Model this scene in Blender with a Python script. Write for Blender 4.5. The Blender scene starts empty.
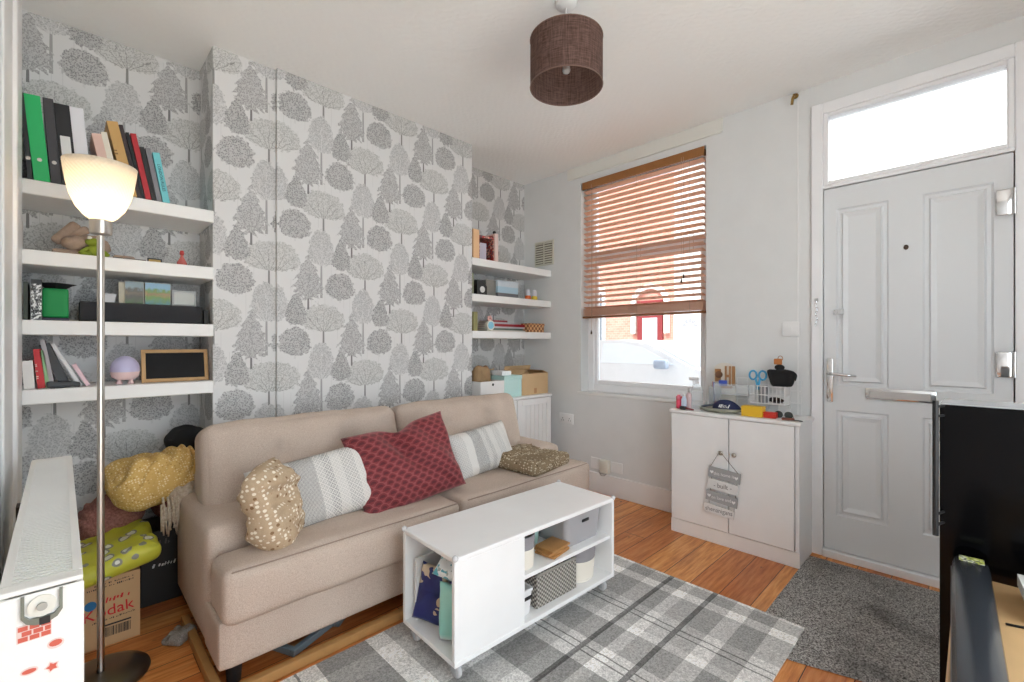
import bpy, bmesh, math, random
from mathutils import Vector, Matrix, Euler, noise
random.seed(7)
PI = math.pi
C = bpy.context.scene.collection
R = math.radians

# ------------------------------------------------------------------ materials
def new_mat(name):
    m = bpy.data.materials.new(name); m.use_nodes = True
    nt = m.node_tree; b = nt.nodes['Principled BSDF']
    return m, nt, b

class G:
    """small expression helper around shader nodes"""
    def __init__(s, nt): s.nt = nt
    def n(s, t, **kw):
        x = s.nt.nodes.new(t)
        for k, v in kw.items(): setattr(x, k, v)
        return x
    def put(s, sock, v):
        if hasattr(v, 'is_linked') or isinstance(v, bpy.types.NodeSocket): s.nt.links.new(v, sock)
        else: sock.default_value = v
    def m(s, op, a, b=None, c=None, clamp=False):
        x = s.n('ShaderNodeMath', operation=op); x.use_clamp = clamp
        s.put(x.inputs[0], a)
        if b is not None: s.put(x.inputs[1], b)
        if c is not None: s.put(x.inputs[2], c)
        return x.outputs[0]
    def mix(s, f, a, b, blend='MIX'):
        x = s.n('ShaderNodeMix', data_type='RGBA', blend_type=blend)
        s.put(x.inputs[0], f)
        s.put(x.inputs[6], a if not isinstance(a, tuple) else (*a[:3], 1))
        s.put(x.inputs[7], b if not isinstance(b, tuple) else (*b[:3], 1))
        return x.outputs[2]
    def noise(s, vec, scale, detail=3, rough=.5):
        x = s.n('ShaderNodeTexNoise'); x.inputs['Scale'].default_value = scale
        x.inputs['Detail'].default_value = detail; x.inputs['Roughness'].default_value = rough
        if vec is not None: s.nt.links.new(vec, x.inputs['Vector'])
        return x.outputs['Fac']
    def obj(s):
        return s.n('ShaderNodeTexCoord').outputs['Object']
    def sep(s, v):
        x = s.n('ShaderNodeSeparateXYZ'); s.nt.links.new(v, x.inputs[0]); return x.outputs
    def comb(s, a, b, c=0.0):
        x = s.n('ShaderNodeCombineXYZ'); s.put(x.inputs[0], a); s.put(x.inputs[1], b); s.put(x.inputs[2], c); return x.outputs[0]
    def bump(s, h, bsdf, strength=.2, dist=.002):
        x = s.n('ShaderNodeBump'); x.inputs['Strength'].default_value = strength
        x.inputs['Distance'].default_value = dist
        s.nt.links.new(h, x.inputs['Height']); s.nt.links.new(x.outputs[0], bsdf.inputs['Normal'])
    def ramp(s, f, stops, interp='LINEAR'):
        x = s.n('ShaderNodeValToRGB'); x.color_ramp.interpolation = interp
        e = x.color_ramp.elements
        while len(e) > 1: e.remove(e[-1])
        for i, (p, c) in enumerate(stops):
            if i == 0: q = e[0]; q.position = p
            else: q = e.new(p)
            if not isinstance(c, tuple): c = (c, c, c)
            q.color = (*c, 1)
        s.put(x.inputs[0], f)
        return x.outputs[0]

def srgb(r, g, b):
    f = lambda c: (c/255)/12.92 if c/255 <= .04045 else (((c/255)+.055)/1.055)**2.4
    return (f(r), f(g), f(b))

_mc = {}
def M(name, col, rough=.5, metal=0.0, bump=0, bscale=200, var=0, vscale=8, spec=.5, emit=None, estr=0, trans=0, alpha=None):
    if name in _mc: return _mc[name]
    m, nt, b = new_mat(name); g = G(nt)
    b.inputs['Base Color'].default_value = (*col, 1)
    b.inputs['Roughness'].default_value = rough; b.inputs['Metallic'].default_value = metal
    b.inputs['Specular IOR Level'].default_value = spec
    if trans: b.inputs['Transmission Weight'].default_value = trans
    if emit: b.inputs['Emission Color'].default_value = (*emit, 1); b.inputs['Emission Strength'].default_value = estr
    o = g.obj()
    n = g.noise(o, vscale, 4)
    v = var or .04
    c = g.mix(n, tuple(x*(1-v) for x in col), tuple(min(1, x*(1+v)) for x in col))
    nt.links.new(c, b.inputs['Base Color'])
    if bump: g.bump(g.noise(o, bscale, 3), b, bump)
    _mc[name] = m
    return m

def fabric(name, c1, c2=None, scale=450, bump=.35, rough=.9, var=.35):
    if name in _mc: return _mc[name]
    m, nt, b = new_mat(name); g = G(nt); o = g.obj()
    c2 = c2 or tuple(x*.72 for x in c1)
    n = g.noise(o, scale, 2, .7); n2 = g.noise(o, 6, 3)
    f = g.m('ADD', g.m('MULTIPLY', g.m('SUBTRACT', n, .35), 1.6), g.m('MULTIPLY', g.m('SUBTRACT', n2, .5), var), clamp=True)
    nt.links.new(g.mix(f, c2, c1), b.inputs['Base Color'])
    b.inputs['Roughness'].default_value = rough; b.inputs['Specular IOR Level'].default_value = .2
    g.bump(n, b, bump, .0015)
    _mc[name] = m; return m

# ------------------------------------------------------------------ mesh builder
class MB:
    def __init__(s): s.bm = bmesh.new(); s.smooth = False
    def _xf(s, vs, loc, rot):
        if rot is not None:
            m = Euler(rot).to_matrix()
            for v in vs: v.co = m @ v.co
        for v in vs: v.co += Vector(loc)
    def box(s, x0, x1, y0, y1, z0, z1, bev=0, seg=1, rot=None, piv=None):
        r = bmesh.ops.create_cube(s.bm, size=1)
        vs = r['verts']
        for v in vs:
            v.co = Vector(((x0+x1)/2+v.co.x*(x1-x0), (y0+y1)/2+v.co.y*(y1-y0), (z0+z1)/2+v.co.z*(z1-z0)))
        if bev:
            es = list({e for v in vs for e in v.link_edges})
            b = bmesh.ops.bevel(s.bm, geom=es, offset=bev, segments=seg, affect='EDGES', profile=.5)
            vs = list({v for f in b['faces'] for v in f.verts} | {v for v in vs if v.is_valid})
        if rot:
            p = Vector(piv or ((x0+x1)/2, (y0+y1)/2, (z0+z1)/2)); mm = Euler(rot).to_matrix()
            for v in vs: v.co = p + mm @ (v.co-p)
        return s
    def ring(s, pts): return [s.bm.verts.new(p) for p in pts]
    def skin(s, rings, closed=True, cap=True):
        for a, b in zip(rings, rings[1:]):
            n = len(a)
            for i in range(n if closed else n-1):
                j = (i+1) % n
                try: s.bm.faces.new((a[i], a[j], b[j], b[i]))
                except ValueError: pass
        if cap and closed:
            s.bm.faces.new(list(reversed(rings[0]))); s.bm.faces.new(rings[-1])
        return s
    def lathe(s, prof, c=(0, 0, 0), n=24, axis='z', cap=True, sx=1, sy=1):
        rings = []
        for r, h in prof:
            pts = []
            for i in range(n):
                a = 2*PI*i/n; p, q = r*math.cos(a)*sx, r*math.sin(a)*sy
                if axis == 'z': v = (p, q, h)
                elif axis == 'x': v = (h, p, q)
                else: v = (q, h, p)
                pts.append(Vector(v)+Vector(c))
            rings.append(s.ring(pts))
        return s.skin(rings, True, cap)
    def cyl(s, r, h, c=(0, 0, 0), n=20, axis='z', r2=None):
        return s.lathe([(r, 0), (r2 if r2 is not None else r, h)], c, n, axis)
    def tube(s, pts, r, n=8, closed=False):
        pts = [Vector(p) for p in pts]; rings = []
        N = len(pts); up = Vector((0, 0, 1))
        prev = None
        for i, p in enumerate(pts):
            a = pts[(i-1) % N] if (i > 0 or closed) else p
            b = pts[(i+1) % N] if (i < N-1 or closed) else p
            t = (b-a).normalized()
            if prev is None:
                u = t.orthogonal().normalized()
            else:
                u = (prev - t*prev.dot(t))
                u = u.normalized() if u.length > 1e-6 else t.orthogonal().normalized()
            prev = u; w = t.cross(u)
            rr = r[i] if isinstance(r, (list, tuple)) else r
            rings.append(s.ring([p + (u*math.cos(2*PI*k/n)+w*math.sin(2*PI*k/n))*rr for k in range(n)]))
        if closed:
            rings.append(rings[0]); return s.skin(rings, True, False)
        return s.skin(rings)
    def prism(s, pts, d, axis='y', off=0):
        """pts 2-D outline extruded along axis by d"""
        def P(p, t):
            if axis == 'y': return Vector((p[0], off+t, p[1]))
            if axis == 'x': return Vector((off+t, p[0], p[1]))
            return Vector((p[0], p[1], off+t))
        a = s.ring([P(p, 0) for p in pts]); b = s.ring([P(p, d) for p in pts])
        return s.skin([a, b])
    def sphere(s, r, c=(0, 0, 0), n=16, sc=(1, 1, 1), rot=None, f=None):
        x = bmesh.ops.create_uvsphere(s.bm, u_segments=n, v_segments=max(6, n*2//3), radius=r)
        mm = Euler(rot).to_matrix() if rot else None
        for v in x['verts']:
            p = Vector((v.co.x*sc[0], v.co.y*sc[1], v.co.z*sc[2]))
            if f: p = f(p)
            if mm: p = mm @ p
            v.co = p+Vector(c)
        return s
    def soft(s, sx, sy, sz, r, c=(0, 0, 0), n=14, bulge=(0, 0, 0), rot=None, f=None):
        """rounded, puffy block"""
        n0 = len(s.bm.verts)
        x = bmesh.ops.create_cube(s.bm, size=2)
        es = list({e for v in x['verts'] for e in v.link_edges})
        bmesh.ops.subdivide_edges(s.bm, edges=es, cuts=n, use_grid_fill=True)
        s.bm.verts.ensure_lookup_table(); vs = list(s.bm.verts)[n0:]
        h = Vector((sx/2, sy/2, sz/2)); mm = Euler(rot).to_matrix() if rot else None
        for v in vs:
            if not v.is_valid: continue
            u = v.co.copy(); u = Vector([math.sin(max(-1, min(1, k))*PI/2) if abs(k) < .999 else (1 if k > 0 else -1) for k in u])
            p = Vector((u.x*h.x, u.y*h.y, u.z*h.z))
            inn = Vector([max(-(h[i]-r), min(h[i]-r, p[i])) for i in range(3)])
            d = p-inn
            if d.length > 1e-9: p = inn + d.normalized()*min(r, d.length if d.length < r else r)
            p.x += math.copysign(bulge[0], u.x)*(1-u.y**2)*(1-u.z**2)*abs(u.x)**2
            p.y += math.copysign(bulge[1], u.y)*(1-u.x**2)*(1-u.z**2)*abs(u.y)**2
            p.z += math.copysign(bulge[2], u.z)*(1-u.x**2)*(1-u.y**2)*abs(u.z)**2
            if f: p = f(p, u)
            if mm: p = mm @ p
            v.co = p+Vector(c)
        return s
    def build(s, name, mat, parent=None, loc=None, rot=None, smooth=None):
        bmesh.ops.recalc_face_normals(s.bm, faces=s.bm.faces)
        me = bpy.data.meshes.new(name); s.bm.to_mesh(me); s.bm.free()
        me.materials.append(mat)
        o = bpy.data.objects.new(name, me); C.objects.link(o)
        if smooth or (smooth is None and s.smooth):
            for p in me.polygons: p.use_smooth = True
        elif smooth is None:
            try: me.set_sharp_from_angle(angle=R(35)); [setattr(p, 'use_smooth', True) for p in me.polygons]
            except Exception: pass
        if parent: o.parent = parent
        if loc is not None: o.location = loc
        if rot is not None: o.rotation_euler = rot
        return o

def tag(o, label, cat, group=None, kind=None):
    o['label'] = label; o['category'] = cat
    if group: o['group'] = group
    if kind: o['kind'] = kind
    return o
def thing(name, label, cat, loc=(0, 0, 0), rot=(0, 0, 0), group=None):
    o = bpy.data.objects.new(name, None); C.objects.link(o); o.empty_display_size = .05
    o.location = loc; o.rotation_euler = rot
    return tag(o, label, cat, group)
def struct(name, mb, mat, parent=None, **k):
    o = mb.build(name, mat, parent, **k)
    if parent is None: o['kind'] = 'structure'
    return o
def text(name, body, size, mat, parent, loc, rot, depth=.0006, align='CENTER', shear=0, sx=1):
    cu = bpy.data.curves.new(name, 'FONT'); cu.body = body; cu.size = size; cu.extrude = depth
    cu.align_x = align; cu.align_y = 'CENTER'; cu.shear = shear
    t = bpy.data.objects.new(name+'_c', cu); C.objects.link(t)
    dg = bpy.context.evaluated_depsgraph_get()
    me = bpy.data.meshes.new_from_object(t.evaluated_get(dg)); bpy.data.objects.remove(t)
    for v in me.vertices: v.co.x *= sx
    me.materials.clear(); me.materials.append(mat)
    o = bpy.data.objects.new(name, me); C.objects.link(o)
    o.parent = parent; o.location = loc; o.rotation_euler = rot
    return o

def marks(name, n, w, h, mat, parent, loc, rot=(0, 0, 0), seed=1, slant=.0):
    """a short line of print too small to read: uneven strokes on the x-z plane"""
    rd_ = random.Random(seed); mb = MB(); x = -w/2; st = w/n
    for i in range(n):
        hh = h*rd_.uniform(.45, 1); z0 = rd_.uniform(0, h-hh)*.6
        if rd_.random() < .14: x += st; continue
        a = st*rd_.uniform(.25, .7)
        mb.prism([(x, z0), (x+a, z0), (x+a+slant*hh, z0+hh), (x+slant*hh, z0+hh)], .0006, 'y', -.0006)
        if rd_.random() < .5: mb.box(x, x+st*.8, -.0006, 0, z0+hh*.4, z0+hh*.55)
        x += st
    return mb.build(name, mat, parent, loc=loc, rot=rot)
# ------------------------------------------------------------------ colour library
white = M('white_gloss_paint', srgb(238, 238, 238), .35)
whitel = M('white_laminate', srgb(240, 240, 240), .4)
shelfm = M('white_shelf_paint', srgb(243, 243, 242), .45)
wallw = M('white_wall_emulsion', srgb(226, 227, 227), .85, bump=.15, bscale=60)
black = M('black_plastic', (.012, .012, .013), .45)
matblack = M('black_cloth', (.008, .008, .009), .95, bump=.3, bscale=60)
chrome = M('polished_chrome', (.75, .75, .76), .12, 1.0)
nickel = M('brushed_nickel', srgb(196, 190, 182), .28, 1.0)
steel = M('satin_steel', (.5, .5, .5), .35, 1.0)
darkwood = M('dark_timber', (.06, .03, .015), .5)
pagem = M('paper_pages', srgb(230, 224, 210), .8)
def P_(name, r, g, b, rough=.5, **k): return M(name, srgb(r, g, b), rough, **k)

# wallpaper with woodland pattern
def tree_group():
    ng = bpy.data.node_groups.new('wallpaper_tree', 'ShaderNodeTree')
    for nm in ('u', 'z', 'edge', 'wob', 'cx', 'cz', 'w', 'h', 'taper', 'trunk', 'layer'):
        ng.interface.new_socket(nm, in_out='INPUT', socket_type='NodeSocketFloat')
    for nm in ('crown', 'branch', 'stem'):
        ng.interface.new_socket(nm, in_out='OUTPUT', socket_type='NodeSocketFloat')
    g = G(ng); gi = ng.nodes.new('NodeGroupInput').outputs; go = ng.nodes.new('NodeGroupOutput').inputs
    du0 = g.m('SUBTRACT', gi['u'], gi['cx']); dz0 = g.m('SUBTRACT', gi['z'], gi['cz'])
    k = g.m('ROUND', g.m('DIVIDE', du0, .25))
    du = g.m('SUBTRACT', du0, g.m('MULTIPLY', k, .25))
    dz1 = g.m('SUBTRACT', dz0, g.m('MULTIPLY', k, .3185))
    # the wrap is taken a little low so that a stem below its crown stays whole
    dz2 = g.m('ADD', dz1, .10)
    dz = g.m('SUBTRACT', dz1, g.m('MULTIPLY', g.m('ROUND', g.m('DIVIDE', dz2, .637)), .637))
    # crowns are domes: the lower half is squatter than the upper
    low = g.m('ADD', 1.0, g.m('MULTIPLY', g.m('LESS_THAN', dz, 0.0), g.m('MULTIPLY', g.m('SUBTRACT', 1.0, gi['taper']), .28)))
    qz = g.m('MULTIPLY', g.m('DIVIDE', dz, gi['h']), low)
    wl = g.m('MULTIPLY', gi['w'], g.m('SUBTRACT', 1.0, g.m('MULTIPLY', gi['taper'], qz)))
    qx = g.m('DIVIDE', du, g.m('MAXIMUM', wl, .002))
    r = g.m('SQRT', g.m('ADD', g.m('MULTIPLY', qx, qx), g.m('POWER', g.m('ABSOLUTE', qz), 2.4)))
    r = g.m('ADD', r, g.m('MULTIPLY', g.m('SUBTRACT', gi['edge'], .5), .7))
    r = g.m('ADD', r, g.m('MULTIPLY', gi['layer'], g.m('SINE', g.m('ADD', g.m('ADD', g.m('MULTIPLY', dz, 165), g.m('MULTIPLY', g.m('ABSOLUTE', du), 130)), g.m('MULTIPLY', gi['wob'], 5)))))
    crown = g.m('ADD', g.m('MULTIPLY', g.m('SUBTRACT', 1.0, r), 14), .5, clamp=True)
    zb = g.m('ADD', dz, g.m('MULTIPLY', gi['h'], .95))
    ang = g.m('ARCTAN2', du, zb)
    rad = g.m('SQRT', g.m('ADD', g.m('MULTIPLY', du, du), g.m('MULTIPLY', zb, zb)))
    a2 = g.m('ADD', g.m('MULTIPLY', ang, 2.6), g.m('MULTIPLY', g.m('SUBTRACT', gi['wob'], .5), 1.2))
    fr = g.m('ABSOLUTE', g.m('SUBTRACT', g.m('FRACT', g.m('ADD', a2, 50.5)), .5))
    wid = g.m('DIVIDE', .0034, g.m('MAXIMUM', rad, .02))
    br = g.m('MULTIPLY', g.m('LESS_THAN', fr, wid), g.m('LESS_THAN', rad, g.m('MULTIPLY', gi['h'], 1.45)))
    branch = g.m('MULTIPLY', g.m('MULTIPLY', br, crown), g.m('GREATER_THAN', zb, 0.0))
    st = g.m('LESS_THAN', g.m('ABSOLUTE', du), g.m('SUBTRACT', .0048, g.m('MULTIPLY', g.m('ADD', dz, gi['h']), .012)))
    st = g.m('MULTIPLY', st, g.m('LESS_THAN', dz, g.m('MULTIPLY', gi['h'], -.25)))
    st = g.m('MULTIPLY', st, g.m('GREATER_THAN', dz, g.m('MULTIPLY', g.m('ADD', gi['h'], gi['trunk']), -1.0)))
    for n_, v_ in (('crown', crown), ('branch', branch), ('stem', st)): ng.links.new(v_, go[n_])
    return ng
def wallpaper():
    m, nt, b = new_mat('woodland_wallpaper'); g = G(nt)
    ps = g.sep(g.n('ShaderNodeNewGeometry').outputs['Position'])
    u = g.m('SUBTRACT', g.m('ADD', ps[0], ps[1]), 2.585); z = ps[2]
    v = g.comb(u, z)
    vo = g.n('ShaderNodeTexVoronoi'); vo.inputs['Scale'].default_value = 62; nt.links.new(v, vo.inputs['Vector'])
    edge = g.m('ADD', g.m('MULTIPLY', g.noise(v, 48, 3, .65), .70), g.m('MULTIPLY', vo.outputs['Distance'], .30))
    wob = g.noise(v, 26, 2)
    sp = g.noise(v, 300, 2, .6)
    vo2 = g.n('ShaderNodeTexVoronoi'); vo2.inputs['Scale'].default_value = 150; nt.links.new(v, vo2.inputs['Vector'])
    speck = g.m('MULTIPLY', g.m('SUBTRACT', vo2.outputs['Distance'], .28), 3.2, clamp=True)
    speck = g.m('MULTIPLY', g.m('ADD', speck, g.m('MULTIPLY', sp, .5)), .6, clamp=True)
    tone = g.noise(v, 9, 2)
    bg = srgb(226, 226, 226)
    ng = tree_group()
    col = g.mix(tone, bg, tuple(x*.95 for x in bg))
    # faint thin stems in the background
    fs = g.m('MULTIPLY', g.m('LESS_THAN', g.m('FRACT', g.m('MULTIPLY', u, 27.3)), .05), g.m('GREATER_THAN', g.noise(g.comb(g.m('MULTIPLY', u, 5), z), 3.2, 1), .55))
    col = g.mix(g.m('MULTIPLY', fs, .5), col, srgb(186, 186, 186))
    T = [  # cx, cz, w, h, taper, trunk, layer, colour, gap colour, branch colour, dark stem
        (1.055, 1.312, .124, .086, .10, .085, 0, (166, 167, 165), (222, 222, 221), (128, 128, 127), (138, 138, 137)),
        (1.043, 1.705, .072, .112, .20, .16, 0, (164, 165, 166), (218, 218, 218), (228, 228, 228), (166, 166, 166)),
        (.971, 1.538, .062, .128, .70, .045, .12, (142, 142, 144), (212, 212, 212), (146, 146, 146), (124, 124, 124)),
        (.901, 1.180, .084, .086, .10, .0, 0, (116, 116, 118), (212, 212, 212), (176, 176, 176), (214, 214, 214)),
        (1.157, 1.680, .050, .092, .55, .0, .03, (114, 114, 116), (208, 208, 208), (168, 168, 168), (214, 214, 214))]
    for cx, cz, w, h, tp, tr, la, c1, c2, c3, c4 in T:
        q = g.n('ShaderNodeGroup', node_tree=ng)
        for k_, v_ in (('u', u), ('z', z), ('edge', edge), ('wob', wob), ('cx', cx), ('cz', cz), ('w', w), ('h', h), ('taper', tp), ('trunk', tr), ('layer', la)):
            g.put(q.inputs[k_], v_)
        col = g.mix(q.outputs['stem'], col, srgb(*c4))
        leaf = g.mix(speck, srgb(*c1), srgb(*c2))
        col = g.mix(q.outputs['crown'], col, leaf)
        col = g.mix(g.m('MULTIPLY', q.outputs['branch'], .65), col, srgb(*c3))
        if la == 0 and tr > 0: pass
    nt.links.new(col, b.inputs['Base Color']); b.inputs['Roughness'].default_value = .55
    g.bump(sp, b, .08, .001)
    return m
wp = wallpaper()

def floor_mat():
    m, nt, b = new_mat('stained_pine_boards'); g = G(nt)
    ps = g.sep(g.n('ShaderNodeNewGeometry').outputs['Position']); x, y = ps[0], ps[1]
    by = g.m('DIVIDE', g.m('ADD', y, 5-.741+.0), .138)
    row = g.m('FLOOR', by); fy = g.m('FRACT', by)
    wn = g.n('ShaderNodeTexWhiteNoise', noise_dimensions='1D'); nt.links.new(row, wn.inputs['W'])
    # end joints
    bx = g.m('ADD', g.m('DIVIDE', x, 1.55), g.m('MULTIPLY', wn.outputs['Value'], 7))
    ex = g.m('FLOOR', bx); fx = g.m('FRACT', bx)
    wn2 = g.n('ShaderNodeTexWhiteNoise', noise_dimensions='2D'); nt.links.new(g.comb(row, ex), wn2.inputs['Vector'])
    gv = g.comb(g.m('MULTIPLY', x, 1.4), g.m('MULTIPLY', y, 16), g.m('MULTIPLY', wn2.outputs['Value'], 30))
    grain = g.noise(gv, 4, 6, .62)
    big = g.noise(g.comb(g.m('MULTIPLY', x, 1.2), g.m('MULTIPLY', y, 5), row), 2.2, 3)
    col = g.ramp(grain, [(.25, srgb(176, 104, 46)), (.5, srgb(224, 158, 92)), (.72, srgb(244, 196, 138))])
    tint = g.ramp(wn2.outputs['Value'], [(0, srgb(206, 150, 112)), (.5, srgb(242, 214, 184)), (1, srgb(255, 244, 226))])
    col = g.mix(.75, col, tint, 'MULTIPLY')
    col = g.mix(g.m('MULTIPLY', g.m('SUBTRACT', big, .53), 1.5, clamp=True), col, srgb(136, 72, 32))
    vo = g.n('ShaderNodeTexVoronoi'); vo.inputs['Scale'].default_value = 4.6
    nt.links.new(g.comb(g.m('MULTIPLY', x, 1.0), g.m('MULTIPLY', y, 1.7), 3.0), vo.inputs['Vector'])
    knot = g.m('SUBTRACT', 1.0, g.m('MULTIPLY', g.m('SUBTRACT', vo.outputs['Distance'], .035), 28, clamp=True))
    col = g.mix(g.m('MULTIPLY', knot, .85), col, srgb(66, 28, 14))
    gap = g.m('MAXIMUM', g.m('LESS_THAN', g.m('MINIMUM', fy, g.m('SUBTRACT', 1.0, fy)), .012), g.m('LESS_THAN', fx, .0022))
    col = g.mix(gap, col, srgb(40, 18, 10))
    nt.links.new(col, b.inputs['Base Color'])
    b.inputs['Roughness'].default_value = .33
    hh = g.m('SUBTRACT', g.m('MULTIPLY', grain, .25), gap); g.bump(hh, b, .35, .002)
    return m

def ceiling_mat():
    m, nt, b = new_mat('embossed_ceiling_paper'); g = G(nt)
    ps = g.sep(g.n('ShaderNodeNewGeometry').outputs['Position']); x, y = ps[0], ps[1]
    w = g.m('SINE', g.m('ADD', g.m('MULTIPLY', x, 150), g.m('MULTIPLY', g.noise(g.n('ShaderNodeNewGeometry').outputs['Position'], 14, 2), 14)))
    d = g.m('SINE', g.m('ADD', g.m('MULTIPLY', y, 105), g.m('MULTIPLY', x, 30)))
    b.inputs['Base Color'].default_value = (*srgb(250, 250, 249), 1); b.inputs['Roughness'].default_value = .8
    g.bump(g.m('MULTIPLY', w, d), b, .20, .003)
    return m

def plaid():
    m, nt, b = new_mat('tartan_rug_pile'); g = G(nt)
    ps = g.sep(g.obj()); x, y = ps[0], ps[1]
    # bands along each direction (local metres, 0..1.70 by 0..1.19)
    def bands(c, L, st): return g.ramp(g.m('DIVIDE', c, L), [(a/L, v) for a, v in st], 'CONSTANT')
    bx = bands(x, 1.70, [(0, .95), (.17, .42), (.36, .98), (.44, .62), (.56, .9), (.68, .5), (.86, .95), (1.0, .6), (1.15, .98), (1.20, .8), (1.36, .62), (1.54, 1.0), (1.60, .62), (1.675, .95)])
    by = bands(y, 1.19, [(0, 1.0), (.09, .62), (.19, 1.0), (.26, .66), (.35, .8), (.45, 1.06), (.50, .62), (.57, .8), (.66, .6), (.78, 1.0), (.86, .85), (1.0, 1.0), (1.10, .75)])
    n = g.noise(g.obj(), 130, 2, .9)
    pile = g.m('ADD', .02, g.m('MULTIPLY', n, 1.96))
    v = g.m('MULTIPLY', g.m('POWER', g.m('MULTIPLY', bx, by), 1.0), .98)
    def line(c, at, w): return g.m('LESS_THAN', g.m('ABSOLUTE', g.m('SUBTRACT', c, at)), w)
    wob = g.m('MULTIPLY', g.m('SUBTRACT', g.noise(g.obj(), 12, 2), .5), .012)
    xw = g.m('ADD', x, wob)
    ls = None
    for c, at, w in ((xw, 1.31, .0035), (xw, 1.275, .0035), (xw, .96, .0035), (xw, .925, .0035), (xw, .10, .004), (y, .573, .011), (y, .36, .011)):
        q = line(c, at, w); ls = q if ls is None else g.m('MAXIMUM', ls, q)
    v = g.m('MULTIPLY', g.m('MULTIPLY', v, g.m('SUBTRACT', 1.0, g.m('MULTIPLY', ls, .62))), pile)
    cr = g.n('ShaderNodeCombineColor'); 
    nt.links.new(v, cr.inputs[0]); nt.links.new(g.m('MULTIPLY', v, .985), cr.inputs[1]); nt.links.new(g.m('MULTIPLY', v, .955), cr.inputs[2])
    nt.links.new(cr.outputs[0], b.inputs['Base Color']); b.inputs['Roughness'].default_value = 1; b.inputs['Specular IOR Level'].default_value = .1
    g.bump(n, b, .8, .004)
    return m

# ------------------------------------------------------------------ room shell
XW, XL, YB, YC, H = 3.03, -.125, 2.91, 2.585, 2.63
YR = -.80
f = MB().box(XL-.1, XW+.1, YR-.1, YB+.1, -.06, 0); struct('floor', f, floor_mat())
f = MB().box(XL-.1, XW+.25, YR-.1, YB+.1, H, H+.08); struct('ceiling', f, ceiling_mat())
struct('wall_left', MB().box(XL-.1, XL, YR, YB, 0, H), wallw)
struct('wall_back', MB().box(XL-.1, XW+.1, YB, YB+.1, 0, H), wp)
cb = MB().prism([(.527, YB), (.527, YC+.026), (.811, YC+.026), (.811, YC), (2.14, YC), (2.14, YB)], H, 'z')
struct('wall_chimney_breast', cb, wp)
# unseen rear wall behind the viewpoint; wide opening added to let fill light in
w = MB().box(XL-.1, .0, YR-.1, YR, 0, H).box(1.75, XW+.1, YR-.1, YR, 0, H).box(.0, 1.75, YR-.1, YR, 2.3, H)
struct('wall_rear_fill_gap', w, wallw)
struct('patio_bounce', MB().box(-9, XW+2, -14, YR-.1, -.1, -.02), M('pale_bounce_slab', srgb(232, 228, 220), .9))  # unseen pale ground, added to bounce light up to the ceiling
# window wall with window opening and doorway (thickness .28)
TW = .26
WY0, WY1, WZ0, WZ1 = 1.247, 2.268, .785, 2.487
DY0, DY1, DZ1 = -.175, .649, 2.512
w = MB()
w.box(XW, XW+TW, WY1, YB+.1, 0, H)
w.box(XW, XW+TW, WY0, WY1, 0, WZ0-.02)
w.box(XW, XW+TW, WY0, WY1, WZ1, H)
w.box(XW, XW+TW, DY1, WY0, 0, H)
w.box(XW, XW+TW, DY0, DY1, DZ1, H)
w.box(XW, XW+TW, YR, DY0, 0, H)
struct('wall_right', w, wallw)
struct('baseboard_right', MB().box(XW-.018, XW, 1.4, 2.34, 0, .155, .004), white)
struct('baseboard_back', MB().box(.811, 2.14, YC-.016, YC, 0, .15, .004), white)
# wall panel trim left of the front door + strip on left wall
struct('trim_1', MB().box(XW-.003, XW, .715, .722, .0, H-.02), white)
struct('trim_2', MB().box(XL, -.106, 2.30, 2.565, 0, H, .003).box(XL, -.117, 1.98, 2.3, 0, H, .003), white)
struct('trim_3', MB().box(XW-.012, XW, 1.138, 2.40, 2.545, H-.002, .002).box(XW-.016, XW-.0, 1.145, 2.395, 2.533, 2.545, .002), M('cream_batten', srgb(230, 229, 223), .6))
struct('trim_4', MB().box(XW-.010, XW+.26, WY0-.004, WY1+.03, WZ0-.022, WZ0, .004), white)

# window
upvc = M('white_upvc', srgb(244, 244, 246), .3)
mg, nt, b = new_mat('clear_window_glass')
for nn in list(nt.nodes):
    if nn.type == 'BSDF_PRINCIPLED': nt.nodes.remove(nn)
gg = G(nt); tr = gg.n('ShaderNodeBsdfTransparent'); gl = gg.n('ShaderNodeBsdfGlossy'); gl.inputs['Roughness'].default_value = .02
fz = gg.n('ShaderNodeFresnel'); fz.inputs[0].default_value = 1.3
mx = gg.n('ShaderNodeMixShader'); nt.links.new(fz.outputs[0], mx.inputs[0]); nt.links.new(tr.outputs[0], mx.inputs[1]); nt.links.new(gl.outputs[0], mx.inputs[2])
nt.links.new(mx.outputs[0], nt.nodes['Material Output'].inputs['Surface'])
glass = mg
x0 = XW+.10
fr = MB()
fr.box(x0, x0+.06, WY0, WY0+.055, WZ0, WZ1, .004).box(x0, x0+.06, WY1-.055, WY1, WZ0, WZ1, .004)
fr.box(x0, x0+.06, WY0+.055, WY1-.055, WZ0, WZ0+.06, .004).box(x0, x0+.06, WY0+.055, WY1-.055, WZ1-.055, WZ1, .004)
fr.box(x0+.002, x0+.056, WY0+.055, WY1-.055, 1.86, 1.93, .004)
wf = struct('window_1', fr, upvc)
MB().box(x0+.012, x0+.048, WY0+.055, WY0+.085, WZ0+.06, 1.86, .004).box(x0+.012, x0+.048, WY1-.085, WY1-.055, WZ0+.06, 1.86, .004).box(x0+.012, x0+.048, WY0+.085, WY1-.085, WZ0+.06, WZ0+.09, .004).box(x0+.012, x0+.048, WY0+.085, WY1-.085, 1.83, 1.86, .004).build('window_sash', upvc, wf)
MB().box(x0+.028, x0+.032, WY0+.085, WY1-.085, WZ0+.09, 1.83).build('window_pane', glass, wf)
MB().box(x0+.028, x0+.032, WY0+.055, WY1-.055, 1.93, WZ1-.055).build('window_pane', glass, wf)

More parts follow.
